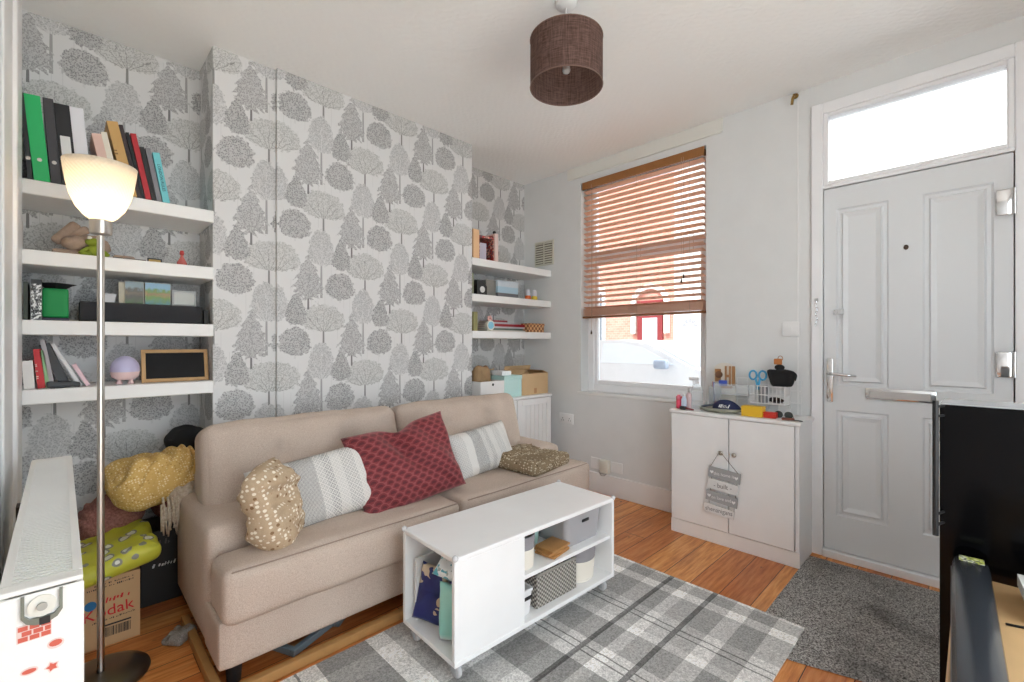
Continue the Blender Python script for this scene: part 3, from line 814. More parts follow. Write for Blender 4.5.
# ------------------------------------------------------------------ floating shelves
def shelf(x0, x1, ztop, th, label, grp):
    o = MB().box(0, x1-x0, 0, YB-YC-.001, -th, 0, .003).build('floating_shelf', shelfm, loc=(x0, YC, ztop))
    tag(o, label, 'shelf', grp)
for z, l in ((1.819, 'top white floating shelf in the left alcove, under the row of files'), (1.545, 'second white shelf in the left alcove, under the soft toys'), (1.270, 'third white shelf in the left alcove, under the long black speaker'), (.997, 'lowest white shelf in the left alcove, under the mushroom lamp')):
    shelf(-.124, .526, z, .058, l, 'shelves in the left alcove')
for z, l in ((1.809, 'top white shelf in the right alcove by the air vent'), (1.543, 'middle white shelf in the right alcove, under the pale blue boxes'), (1.270, 'lowest white shelf in the right alcove, under the magazines')):
    shelf(2.141, XW-.002, z, .055, l, 'shelves in the right alcove')

def book(label, x, t, h, lean, col, z, y=2.60, d=.2, name='book', cat='book', grp=None, spine=None, tcol=(240, 240, 240), tilt=0, rough=.5, spine_marks=None):
    b_ = thing(name, label, cat, (x, y, z), (0, R(-lean), R(tilt)), grp)
    mname = 'cover_%d_%d_%d' % col
    m_ = P_(mname, *col, rough)
    MB().box(0, t, 0, .002, 0, h).box(0, .0018, .002, d, 0, h).box(t-.0018, t, .002, d, 0, h).build('cover', m_, b_)
    MB().box(.0018, t-.0018, .003, d-.004, .003, h-.004).build('pages', pagem, b_)
    if spine_marks: marks('spine_print', 9, h*.4, t*.4, P_('spine_ink_%d' % spine_marks[0], *spine_marks), b_, (t*.3, 0, h*.45), (0, R(-90), 0), 11)
    if spine: text('spine_lettering', spine, t*.62, P_('lettering_%d_%d_%d' % tcol, *tcol), b_, (t/2, -.0006, h*.5), (R(90), R(90), 0), .0004)
    return b_
def lever(label, x, t, h, lean, col, z, lab=None, y=2.60, d=.26):
    b_ = thing('lever_arch_file', label, 'file', (x, y, z), (0, R(-lean), 0), 'files on the top shelf')
    m_ = P_('file_%d_%d_%d' % col, *col, .45)
    MB().box(0, t, 0, .0025, 0, h, .0008).box(0, .003, .0025, d, 0, h).box(t-.003, t, .0025, d, 0, h).build('file_cover', m_, b_)
    MB().box(.004, t-.004, .01, d-.02, .004, h-.03).build('papers', pagem, b_)
    MB().lathe([(.005, -.001), (.0072, -.001), (.0072, .0005), (.005, .0005)], (t/2, 0, h*.25), 18, 'y').build('finger_ring', nickel, b_)
    if lab: MB().box(t*.18, t*.82, -.0012, 0, lab[0], lab[1]).build('spine_label', P_('label_%d' % lab[2], lab[2], lab[2], lab[2]), b_)
    return b_
z1 = 1.8195
lever('thin black file at the far left end of the top shelf', -.093, .014, .335, 4, (38, 38, 40), z1)
lever('bright green lever arch file on the top shelf', -.076, .046, .335, 5, (36, 184, 104), z1)
lever('charcoal file between the green and the black label file', -.028, .030, .338, 4.2, (62, 60, 64), z1)
lever('black lever arch file with a white spine label', .004, .046, .328, 4.5, (26, 25, 28), z1, (.05, .20, 225))
lever('white lever arch file beside the black one', .052, .042, .33, 5, (226, 226, 232), z1)
g_ = 'books on the top shelf'
book('pale pink book right of the white file', .1375, .031, .245, 11, (226, 190, 176), z1, grp=g_)
book('cream paperback between the pink and the tan book', .170, .020, .26, 11.3, (228, 222, 206), z1, grp=g_)
book('tall tan book leaning on the cream paperback', .203, .037, .315, 12, (200, 160, 98), z1, grp=g_, spine_marks=(130, 96, 50))
book('dark brown book right of the tan one', .2425, .013, .312, 12, (48, 36, 40), z1, grp=g_)
book('slim black book left of the red one', .257, .011, .285, 11.5, (20, 20, 24), z1, grp=g_)
book('red spined book on the top shelf', .270, .020, .285, 11, (178, 34, 44), z1, grp=g_)
book('short black book right of the red one', .292, .016, .235, 11, (24, 24, 28), z1, grp=g_)
book('silver grey book next to the turquoise one', .310, .018, .235, 10.5, (128, 128, 134), z1, grp=g_)
book('turquoise paperback at the right end of the row', .331, .026, .222, 10, (112, 200, 208), z1, grp=g_, spine='LONDON RULES', tcol=(24, 60, 80))
# second shelf: toys
z2 = 1.5455
fur = M('taupe_plush', srgb(172, 150, 134), 1, bump=1, bscale=160, var=.25, vscale=60)
def fuzz(a): return lambda p: p*(1+noise.noise(p*60)*a)
dog = thing('plush_dog', 'taupe plush dog slumped on the second shelf behind the lamp', 'soft toy', (.05, 2.70, z2))
MB().sphere(.055, (.045, 0, .052), 20, (1.15, .8, .9), f=fuzz(.12)).build('body', fur, dog, smooth=True)
hd = MB().sphere(.042, (-.005, -.03, .055), 20, (1.1, .9, .8), f=fuzz(.12)).build('head', fur, dog, smooth=True)
MB().soft(.04, .03, .115, .014, (-.035, 0, .10), n=8, rot=(0, R(38), 0)).build('ear', fur, dog, smooth=True)
MB().soft(.035, .03, .09, .014, (.0, .0, .102), n=8, rot=(0, R(52), 0)).build('ear', fur, dog, smooth=True)
MB().soft(.085, .035, .026, .012, (-.035, -.035, .013), n=8).build('leg', fur, dog, smooth=True)
MB().soft(.075, .035, .022, .010, (.15, -.03, .012), n=8).build('leg', fur, dog, smooth=True)
grn = M('green_plush', srgb(142, 158, 52), .95, bump=.6, bscale=150)
frog = thing('plush_frog', 'small green plush frog sitting against the taupe dog', 'soft toy', (.10, 2.635, z2))
MB().sphere(.026, (0, 0, .026), 18, (1, .8, 1)).build('body', grn, frog, smooth=True)
MB().sphere(.024, (.0, -.002, .062), 18, (1.2, .8, .75)).build('head', grn, frog, smooth=True)
for s_ in (-1, 1):
    MB().sphere(.009, (s_*.014, -.008, .078), 10).build('eye', P_('toy_eye', 230, 230, 225, .2), frog, smooth=True)
    MB().tube([(s_*.018, -.01, .035), (s_*.035, -.018, .02), (s_*.045, -.022, .008)], [.008, .007, .007], 8).build('arm', grn, frog, smooth=True)
    MB().tube([(s_*.014, -.012, .012), (s_*.03, -.03, .01), (s_*.044, -.03, .008)], [.010, .009, .008], 8).build('leg', grn, frog, smooth=True)
o = MB().box(-.10, .10, -.03, .03, 0, .004, .001).build('dark_tray', P_('dark_slate', 60, 56, 54, .5), loc=(.20, 2.625, z2)); o.location.x = .215
o.scale.x = .55
tag(o, 'thin dark slate mat on the second shelf edge', 'tray')
fb = thing('framed_miniature', 'tiny gold box frame on the second shelf', 'frame', (.31, 2.68, z2))
MB().box(-.027, .027, -.004, .004, 0, .004).box(-.027, .027, -.004, .004, .022, .027).box(-.027, -.022, -.004, .004, .004, .022).box(.022, .027, -.004, .004, .004, .022).build('frame', black, fb)
MB().box(-.022, .022, -.002, .003, .004, .022).build('picture', P_('gold_card', 184, 150, 70, .4), fb)
bt = thing('scent_bottle', 'little pink glass bottle on the second shelf', 'bottle', (.414, 2.68, z2))
MB().lathe([(.014, 0), (.021, .006), (.020, .02), (.010, .04), (.006, .05), (.006, .058)], n=18).build('bottle', P_('rose_glass', 206, 110, 104, .2), bt, smooth=True)
MB().lathe([(.008, .058), (.009, .066), (.007, .078)], n=14).build('stopper', P_('coral_red', 190, 70, 66, .3), bt, smooth=True)
o = MB().tube([(-.02, 0, .004), (0, -.004, .004), (.022, .004, .004)], .004, 8).build('wooden_bangle', M('red_brown_wood', srgb(124, 66, 40), .5), loc=(.485, 2.65, z2))
tag(o, 'small red-brown trinket at the right end of the second shelf', 'trinket')
o = MB().box(0, .006, 0, .16, 0, .13).build('card', P_('pale_grey_card', 216, 216, 214), loc=(-.118, 2.62, z2)); tag(o, 'pale card leaning at the far left of the second shelf', 'card')
# third shelf
z3 = 1.2705
b_ = thing('comb_bound_book', 'black and white speckled book at the left of the third shelf', 'book', (-.085, 2.62, z3))
MB().box(0, .03, 0, .16, 0, .145).build('cover', flower_mat('black_white_marbling', srgb(226, 226, 224), srgb(40, 40, 42), srgb(120, 120, 120), 70, .5), b_)
MB().box(0, .03, -.001, .16, .145, .163).build('dark_cap', black, b_)
o = MB().box(0, .012, 0, .15, 0, .15).build('book', P_('dark_green_cover', 50, 60, 48), loc=(-.105, 2.62, z3)); tag(o, 'dark green book at the wall end of the third shelf', 'book')
cn = thing('green_pot', 'green fabric cube with dark tray on top, third shelf', 'storage cube', (-.016, 2.70, z3))
MB().soft(.078, .07, .12, .006, (0, 0, .075), n=5).build('cube', P_('emerald_fabric', 12, 142, 72, .6), cn, smooth=True)
MB().box(-.04, .04, -.036, .036, 0, .014, .003).build('base', P_('plum_plastic', 54, 44, 66, .4), cn)
MB().lathe([(.03, .136), (.05, .15), (.066, .157), (.062, .158)], n=4, sx=1, sy=.8).build('dish', P_('dark_dish', 40, 36, 42, .4), cn)
sp = thing('soundbar', 'long black speaker along the third shelf', 'speaker', (.055, 2.66, z3))
MB().box(0, .44, 0, .11, .002, .088, .006, 2).build('housing', black, sp)
MB().box(.012, .428, -.003, 0, .012, .080).build('grille', M('black_mesh', (.02, .02, .025), .7, bump=.8, bscale=900), sp)
o = MB().box(0, .02, 0, .09, 0, .072, .002).build('small_box', M('black_card', (.02, .02, .02), .6), loc=(.499, 2.66, z3)); tag(o, 'tiny black box at the right end of the speaker', 'box')
zt = z3+.088+.0005
lc = thing('clear_container', 'translucent plastic tub standing on the black speaker', 'tub', (.145, 2.70, zt))
MB().lathe([(.034, 0), (.04, .03), (.041, .032)], n=4).build('tub', M('frosted_plastic', (.75, .77, .8), .3, trans=.3), lc)
MB().lathe([(.043, .032), (.043, .038)], n=4).build('lid', P_('frosted_lid', 205, 207, 210, .4), lc)
lc.rotation_euler = (0, 0, R(45))
def scenic(name, sky, a, b2, c2):
    m, nt, bs = new_mat(name); g = G(nt); ps = g.sep(g.obj())
    n = g.noise(g.obj(), 45, 3)
    zz = g.m('ADD', ps[2], g.m('MULTIPLY', g.m('SUBTRACT', n, .5), .05))
    c = g.ramp(g.m('MULTIPLY', zz, 9.5), [(0, b2), (.3, a), (.5, c2), (.62, a), (.74, sky), (1, sky)])
    nt.links.new(c, bs.inputs['Base Color']); bs.inputs['Roughness'].default_value = .4; return m
def standing(label, x, w, h, mat, name='photo_block', cat='picture', y=2.705, z=zt, side=None, tilt=0):
    t = thing(name, label, cat, (x, y, z), (0, 0, R(tilt)))
    MB().box(0, w, 0, .03, 0, h, .001).build('block', P_('block_edge', 190, 186, 176), t)
    MB().box(.002, w-.002, -.001, 0, .002, h-.002).build('picture', mat, t)
    return t
o = MB().box(0, .03, 0, .02, 0, .098).build('tile', P_('stone_beige', 196, 190, 170), loc=(.185, 2.715, zt)); tag(o, 'narrow beige card behind the landscape pictures', 'card')
standing('square picture of a slate roof and a pine tree on the speaker', .205, .068, .103, scenic('pine_picture', srgb(150, 170, 176), srgb(90, 84, 74), srgb(80, 110, 60), srgb(120, 108, 90)))
standing('square picture of a garden hill and pond on the speaker', .276, .098, .103, scenic('garden_picture', srgb(150, 190, 214), srgb(110, 146, 62), srgb(96, 150, 160), srgb(176, 138, 100)))
t = thing('framed_photo_stand', 'empty silver photo frame at the right on the speaker', 'frame', (.378, 2.70, zt))
MB().box(0, .096, 0, .012, 0, .008).box(0, .096, 0, .012, .066, .074).box(0, .008, 0, .012, .008, .066).box(.088, .096, 0, .012, .008, .066).build('frame', P_('dull_silver', 150, 152, 150, .3), t)
MB().box(.008, .088, .003, .01, .008, .066).build('backing', P_('pale_mount', 206, 210, 206), t)
# fourth shelf
z4 = .9975
g_ = 'books on the lowest left shelf'
book('white paperback at the left wall on the lowest shelf', -.104, .030, .112, 3, (236, 234, 230), z4, grp=g_, d=.15, y=2.63)
book('red paperback on the lowest shelf', -.066, .022, .158, 5, (204, 36, 44), z4, grp=g_, d=.15, y=2.63, spine_marks=(240, 220, 210))
book('green and cream book beside the red one', -.043, .012, .155, 7, (150, 190, 140), z4, grp=g_, d=.15, y=2.63)
book('grey hardback, tallest of the lowest shelf', -.030, .014, .195, 9, (176, 170, 174), z4, grp=g_, d=.15, y=2.63)
book('dark grey hardback leaning behind the zip case', .000, .030, .185, 20, (56, 58, 62), z4, grp=g_, d=.15, y=2.64)
book('white ringed notebook leaning over to the left', .052, .013, .195, 25, (222, 222, 224), z4, grp=g_, d=.15, y=2.64)
book('pink and white booklet, rightmost of the leaning books', .076, .014, .10, 26, (236, 200, 208), z4, grp=g_, d=.12, y=2.64)
o = MB().soft(.10, .028, .026, .010, (0, 0, .0135), n=8, f=wr(.006, 30)).build('zip_case', P_('slate_cloth', 78, 82, 86, .8), loc=(.008, 2.612, z4), smooth=True)
tag(o, 'dark grey zip case lying before the leaning books', 'case')
ml = thing('mushroom_lamp', 'lilac and pink mushroom night light on the lowest shelf', 'lamp', (.203, 2.66, z4))
MB().lathe([(.052, .055), (.051, .075), (.045, .095), (.032, .113), (.015, .123), (.001, .125)], n=28, cap=False).build('dome', P_('lilac_shade', 196, 192, 226, .35), ml, smooth=True)
MB().lathe([(.001, .018), (.03, .02), (.046, .032), (.052, .055)], n=28, cap=False).build('bowl', P_('pale_pink_body', 238, 210, 210, .35), ml, smooth=True)
for s_ in (-1, 1): MB().lathe([(.011, 0), (.013, .006), (.008, .012), (.008, .026)], (s_*.02, 0, 0), 14).build('foot', P_('pale_pink_body', 238, 210, 210, .35), ml, smooth=True)
ff_ = thing('chalkboard', 'black board in a pale wooden frame leaning on the lowest shelf', 'frame', (.392, 2.675, z4), (R(-12), 0, 0))
pine = M('pale_oak', srgb(196, 156, 104), .5, var=.15, vscale=30)
MB().box(-.13, .13, -.006, .006, 0, .016, .001).box(-.13, .13, -.006, .006, .138, .154, .001).box(-.13, -.114, -.006, .006, .016, .138, .001).box(.114, .13, -.006, .006, .016, .138, .001).build('frame', pine, ff_)
MB().box(-.114, .114, -.002, .004, .016, .138).build('board', M('blackboard', (.004, .004, .005), .8), ff_)

# ------------------------------------------------------------------ right alcove
zr1, zr2, zr3 = 1.8095, 1.5435, 1.2705
book('peach spined tall book, first on the top right shelf', 2.19, .058, .225, 0, (240, 196, 150), zr1, y=2.63, d=.18)
gb = thing('gift_bag', 'red patterned open box on the top right shelf', 'box', (2.255, 2.64, zr1))
gm = flower_mat('red_print_card', srgb(176, 60, 50), srgb(222, 170, 150), srgb(70, 66, 80), 40, .52)
MB().box(0, .006, 0, .15, 0, .19).box(.006, .15, .144, .15, 0, .19).box(.144, .15, 0, .144, 0, .21).box(.006, .144, 0, .144, 0, .006).box(.006, .144, 0, .144, .175, .19).build('box', gm, gb)
MB().box(.02, .09, .02, .03, .006, .14).build('card_inside', P_('lavender_print', 196, 190, 206), gb)
book('pale pink and white book on the top right shelf', 2.41, .034, .225, 0, (240, 214, 208), zr1, y=2.63, d=.17)
o = MB().sphere(.014, (0, 0, .014), 14).build('dark_ball', black, loc=(2.43, 2.66, zr1+.2255), smooth=True); tag(o, 'small black ball on top of the pink book', 'ornament')
o = MB().lathe([(.016, 0), (.010, .01), (.012, .05), (.018, .09), (.010, .12), (.012, .14), (.001, .15)], n=14).build('figurine', P_('dark_red_white', 120, 90, 88, .4), loc=(2.475, 2.68, zr1), smooth=True); tag(o, 'slim ornament at the right end of the books, top right shelf', 'ornament')
# middle
nb = thing('spiral_notebook', 'spiral-bound notebook at the left of the middle right shelf', 'notebook', (2.20, 2.66, zr2))
MB().box(0, .02, 0, .14, 0, .165).build('pages', P_('olive_card', 130, 138, 100), nb)
for i in range(16): MB().lathe([(.0035, 0), (.0035, .004)], (.010, -.003, .008+i*.0098), 8, 'z').build('ring', nickel, nb)
ck = thing('cd_rack', 'black angular box with a white disc on the middle right shelf', 'box', (2.235, 2.64, zr2))
MB().prism([(0, 0), (.10, 0), (.10, .07), (.05, .115), (0, .115)], .08, 'y').build('box', black, ck)
MB().cyl(.024, -.003, (.052, 0, .045), 22, 'y').build('disc', P_('white_disc', 220, 220, 218), ck)
g_ = 'boxes stacked on the middle right shelf'
for i, (h, z, c_, l) in enumerate(((.035, 0, (120, 120, 124), 'grey box at the bottom of the pale blue stack'), (.05, .0352, (176, 206, 222), 'light blue box in the middle of the stack'), (.05, .0854, (204, 214, 222), 'ice grey box on top of the blue one'))):
    t = thing('shoe_box', l, 'box', (2.45, 2.64, zr2+z), (0, 0, 0), g_)
    MB().box(0, .225, 0, .17, 0, h-.014, .001).build('box', P_('box_%d_%d_%d' % c_, *c_), t)
    MB().box(-.002, .227, -.002, .172, h-.014, h, .001).build('lid', P_('box_%d_%d_%d' % c_, *c_), t)
for i, (h, z) in enumerate(((.045, 0), (.045, .0452), (.04, .0904))):
    o = MB().box(0, .10, 0, .16, 0, h, .001).build('grey_box', P_('taupe_card', 132, 130, 124), loc=(2.346, 2.66, zr2+z))
    tag(o, ['taupe box lowest of the three left of the blue stack', 'taupe box in the middle of the three left of the blue stack', 'taupe box topmost of the three left of the blue stack'][i], 'box', 'taupe boxes on the middle right shelf')
for x, c_, l in ((2.815, (222, 110, 50), 'small bottle with orange label and white cap'), (2.895, (226, 196, 60), 'small bottle with yellow label and white cap')):
    t = thing('paint_bottle', l+' at the right of the middle shelf', 'bottle', (x, 2.66, zr2))
    MB().lathe([(.024, 0), (.026, .004), (.026, .03), (.020, .038)], n=18).build('body', P_('b_%d' % c_[1], *c_, .4), t, smooth=True)
    MB().lathe([(.020, .038), (.021, .05), (.016, .09), (.001, .094)], n=18, cap=False).build('cap', P_('lilac_white_cap', 222, 222, 232, .3), t, smooth=True)
o = MB().lathe([(.028, 0), (.032, .05), (.022, .10), (.026, .15), (.012, .165)], n=20).build('vase', P_('sage_grey_glaze', 150, 152, 144, .4), loc=(2.755, 2.80, zr2), smooth=True); tag(o, 'slim grey vase behind the little bottles', 'vase')
# lowest
book('green and gold spined book at the left of the lowest right shelf', 2.20, .04, .145, 0, (150, 146, 96), zr3, y=2.64, d=.15)
al = thing('alarm_clock', 'round pale blue alarm clock with a pink flower top', 'clock', (2.362, 2.625, zr3))
MB().cyl(.038, .03, (0, 0, .046), 28, 'y').build('case', P_('cream_case', 232, 226, 216, .3), al)
MB().cyl(.029, -.002, (0, 0, .046), 28, 'y').build('dial', P_('sky_dial', 120, 190, 216, .3), al)
for k in range(5): MB().sphere(.012, (.016*math.cos(k*1.257), .015, .098+.014*math.sin(k*1.257)), 10, (1, .5, 1)).build('petal', P_('pink_petal', 236, 186, 182, .5), al, smooth=True)
for s_ in (-1, 1): MB().cyl(.005, .014, (s_*.02, .015, 0), 10).build('foot', P_('cream_case', 232, 226, 216, .3), al)
g_ = 'magazines stacked on the lowest right shelf'
zc = 0
for i, (h, c_, w, l) in enumerate(((.012, (222, 214, 206), .36, 'cream magazine at the bottom of the stack'), (.016, (90, 104, 92), .34, 'green-grey magazine second from the bottom'), (.014, (212, 212, 216), .37, 'white magazine in the middle of the stack'), (.020, (150, 24, 40), .36, 'dark red book second from the top'), (.014, (196, 196, 200), .24, 'pale grey magazine below the red folder'), (.014, (140, 22, 36), .15, 'small dark red folder on top of the stack'))):
    t = thing('magazine', l+', lowest right shelf', 'magazine', (2.41+.004*(i % 3), 2.66, zr3+zc), (0, 0, R((i*37 % 5)-2)), g_)
    MB().box(0, w, 0, .18, 0, .0015).box(0, w, 0, .18, h-.002, h-.0005).box(0, w, 0, .0015, .0015, h-.002).build('cover', P_('mag_%d_%d' % c_[:2], *c_), t)
    MB().box(.001, w-.003, .0015, .178, .0015, h-.002).build('pages', pagem, t)
    zc += h
def checker():
    m, nt, bs = new_mat('woven_check_basketry'); g = G(nt); ch_ = g.n('ShaderNodeTexChecker'); ch_.inputs['Scale'].default_value = 46
    nt.links.new(g.obj(), ch_.inputs['Vector']); ch_.inputs['Color1'].default_value = (*srgb(140, 84, 52), 1); ch_.inputs['Color2'].default_value = (*srgb(224, 176, 126), 1)
    nt.links.new(ch_.outputs[0], bs.inputs['Base Color']); return m
wb = thing('woven_box', 'small checked woven box at the right of the lowest shelf', 'box', (2.895, 2.68, zr3))
MB().box(-.095, .095, -.05, .05, 0, .055, .004).build('box', checker(), wb); MB().box(-.098, .098, -.053, .053, .055, .076, .004).build('lid', checker(), wb)

# cupboard unit under right shelves
cu = thing('alcove_cupboard', 'white grooved-door cupboard filling the right alcove', 'cupboard', (2.145, 2.47, 0))
cw = .752
MB().box(0, cw+.008, -.004, .43, .742, .762, .003).build('worktop', whitel, cu)
MB().box(0, .018, .02, .43, 0, .742).box(cw-.018, cw, .02, .43, 0, .742).box(.018, cw-.018, .41, .43, 0, .742).box(.018, cw-.018, .03, .41, .05, .068).build('carcass', whitel, cu)
def groovy(x0, x1, nm):
    mb = MB(); z0, z1 = .06, .738
    mb.box(x0, x0+.05, 0, .02, z0, z1, .002).box(x1-.05, x1, 0, .02, z0, z1, .002).box(x0+.05, x1-.05, 0, .02, z0, z0+.05, .002).box(x0+.05, x1-.05, 0, .02, z1-.05, z1, .002)
    n = 6; w = (x1-x0-.1)/n
    for i in range(n): mb.box(x0+.05+i*w+.001, x0+.05+(i+1)*w-.001, .006, .016, z0+.05, z1-.05, .002)
    return mb.build('door', whitel, cu)
groovy(.004, .345, 0); groovy(.355, cw-.004, 0)
zc = .7625
wbx = thing('magazine_box', 'white box with an eyelet on the alcove cupboard', 'box', (2.085, 2.50, zc)); wbx.location.x = 2.15
MB().box(0, .235, 0, .006, 0, .135).box(0, .235, .2, .206, 0, .135).box(0, .006, .006, .2, 0, .135).box(.229, .235, .006, .2, 0, .135).box(.006, .229, .006, .2, 0, .005).build('box', P_('white_board_box', 234, 232, 230), wbx)
MB().lathe([(.005, -.001), (.010, -.001), (.010, .001), (.005, .001)], (.12, 0, .11), 14, 'y').build('eyelet', P_('eyelet_dark', 70, 66, 60, .3, metal=1), wbx)
bag = MB().soft(.15, .09, .13, .03, (0, 0, .065), n=10, f=wr(.02, 18)).build('handbag', M('tan_brown_leather', srgb(150, 122, 88), .7, var=.4, vscale=30), loc=(2.235, 2.60, zc+.0055), smooth=True); bag.location.z = zc+.14-.005
bag.location.z = zc+.006; bag.scale.z = 1.8
tag(bag, 'brown bag stuffed into the white box on the cupboard', 'bag')
st = MB().tube([(0, 0, 0), (.03, -.01, -.012), (.07, -.012, -.022), (.11, -.008, -.024), (.15, .0, -.018)], .005, 8).build('bag_strap', M('tan_strap', srgb(190, 160, 120), .6), loc=(2.22, 2.60, 1.0)); st.parent = bag; st.matrix_parent_inverse = bag.matrix_basis.inverted()
mb_ = thing('mint_box', 'pale mint storage box in the middle of the alcove cupboard', 'box', (2.395, 2.51, zc))
mint = P_('pale_mint_board', 190, 224, 220)
MB().box(0, .19, 0, .18, 0, .135, .002).build('box', mint, mb_); MB().box(-.003, .193, -.003, .183, .135, .165, .002).build('lid', mint, mb_)
wb2 = MB().box(0, .10, 0, .12, 0, .035, .002).build('white_tub', P_('white_tub', 232, 234, 236), loc=(2.41, 2.55, zc+.1655)); tag(wb2, 'flat white carton on the mint box', 'box')
cbm = M('kraft_cardboard', srgb(212, 180, 138), .8, var=.08)
cd = thing('cardboard_box', 'open cardboard box on the right end of the cupboard', 'box', (2.60, 2.52, zc))
MB().box(0, .31, 0, .003, 0, .17).box(0, .31, .217, .22, 0, .17).box(0, .003, .003, .217, 0, .17).box(.307, .31, .003, .217, 0, .17).box(.003, .307, .003, .217, 0, .003).build('box', cbm, cd)
MB().box(0, .003, .0, .22, .17, .24, rot=(0, R(62), 0), piv=(0, .11, .17)).build('flap', cbm, cd)
MB().box(.307, .31, 0, .22, .17, .24, rot=(0, R(-70), 0), piv=(.31, .11, .17)).build('flap', cbm, cd)
MB().box(0, .31, .217, .22, .17, .23, rot=(R(20), 0, 0), piv=(.15, .22, .17)).build('flap', cbm, cd)
MB().box(.14, .17, -.001, 0, .01, .05).build('tape', P_('tape_tan', 190, 140, 96, .3), cd)

# vent and sockets
va = thing('air_vent', 'cream louvred air vent on the wall above the alcove shelf', 'vent', (XW, 2.66, 1.96))
vm = P_('cream_vent', 214, 212, 200, .6)
MB().box(-.012, 0, -.11, .11, -.10, .115, .003).build('plate', vm, va)
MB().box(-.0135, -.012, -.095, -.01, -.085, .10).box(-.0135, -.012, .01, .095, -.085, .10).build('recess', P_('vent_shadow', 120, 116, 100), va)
for col_ in (-.0525, .0525):
    for i in range(9): MB().box(-.020, -.0135, col_-.042, col_+.042, -.078+i*.0205, -.068+i*.0205, rot=(0, R(20), 0)).build('louvre', vm, va)
pw = P_('white_switch_plastic', 238, 238, 238, .3)
sk = thing('double_socket', 'white double plug socket beside the cupboard', 'socket', (XW, 2.415, .545))
MB().box(-.009, 0, -.073, .073, -.043, .043, .003, 2).build('plate', pw, sk)
for s_ in (-.035, .035):
    MB().box(-.0095, -.009, s_-.012, s_-.008, -.02, -.008).box(-.0095, -.009, s_+.008, s_+.012, -.02, -.008).box(-.0095, -.009, s_-.003, s_+.003, -.002, .008).build('pin_holes', black, sk)
    MB().box(-.012, -.009, s_-.006+.02*(1 if s_ < 0 else -1), s_+.006+.02*(1 if s_ < 0 else -1), .018, .032, .001).build('rocker', pw, sk)
s2_ = thing('telephone_socket', 'white triple outlet plate low on the window wall', 'socket', (XW, 2.02, .225))
MB().box(-.009, 0, -.145, -.04, -.04, .04, .003).box(-.009, 0, .045, .145, -.045, .045, .003).build('plate', pw, s2_)
MB().box(-.04, -.0, -.038, .042, -.055, .045, .006, 2).build('adaptor', P_('ivory_plastic', 228, 226, 214, .4), s2_)
MB().tube([(-.03, -.02, -.055), (-.03, .0, -.075), (-.03, .03, -.08), (-.015, .06, -.05)], .0025, 6).build('lead', P_('grey_lead', 150, 146, 140), s2_)
lsw = thing('light_switch', 'white light switch left of the front door', 'switch', (XW, .754, 1.262))
MB().box(-.010, 0, -.043, .043, -.043, .043, .003, 2).build('plate', pw, lsw); MB().box(-.014, -.010, -.008, .008, -.014, .014, .001).build('rocker', pw, lsw)
br_ = M('aged_brass', srgb(150, 120, 70), .3, 1.0)
hk = thing('curtain_bracket', 'aged brass curtain bracket high beside the door', 'bracket', (XW-.012, .728, 2.585))
MB().lathe([(.016, 0), (.014, -.006), (.005, -.010)], (0, 0, .02), 16, 'x').build('rose', br_, hk)
MB().tube([(-.008, 0, .02), (-.035, 0, .015), (-.045, .004, -.01), (-.035, .010, -.04)], [.006, .006, .007, .008], 8).build('arm', br_, hk, smooth=True)
kc = thing('door_chain', 'short chrome security chain hanging on the door frame', 'chain', (XW-.022, .622, 1.42))
MB().box(-.006, 0, -.008, .008, -.01, .01, .002).build('mount', chrome, kc)
ch = MB()
for i in range(12):
    c_ = (-.006, .004*math.sin(i*1.3), -.012-i*.0115)
    pts = [Vector(c_)+Vector((0 if i % 2 else .004*math.cos(a), .004*math.cos(a) if i % 2 else 0, .008*math.sin(a))) for a in [k*PI/4 for k in range(8)]]
    ch.tube(pts, .0016, 5, closed=True)
ch.build('chain_links', chrome, kc)

# ------------------------------------------------------------------ venetian blind
sl, nt, b = new_mat('backlit_oak_slat'); g = G(nt); ps = g.sep(g.obj())
n = g.noise(g.comb(g.m('MULTIPLY', ps[1], 3), g.m('MULTIPLY', ps[0], 60)), 6, 3)
nt.links.new(g.mix(n, srgb(226, 172, 142), srgb(242, 202, 176)), b.inputs['Base Color']); b.inputs['Roughness'].default_value = .38  # paler than the valance wood: window backlight put into the slat colour
val = M('golden_oak_valance', srgb(156, 104, 54), .4, var=.12, vscale=25)
bl = thing('venetian_blind', 'golden wooden venetian blind lowered over the window', 'blind', (XW+.022, 1.757, 1.38))
hw = .497
MB().box(-.026, -.014, -hw, hw, 1.045, 1.105, .003).build('valance', val, bl)
MB().box(-.012, .035, -hw+.01, hw-.01, 1.06, 1.10, .002).build('headrail', P_('headrail_brown', 120, 84, 52, .4), bl)
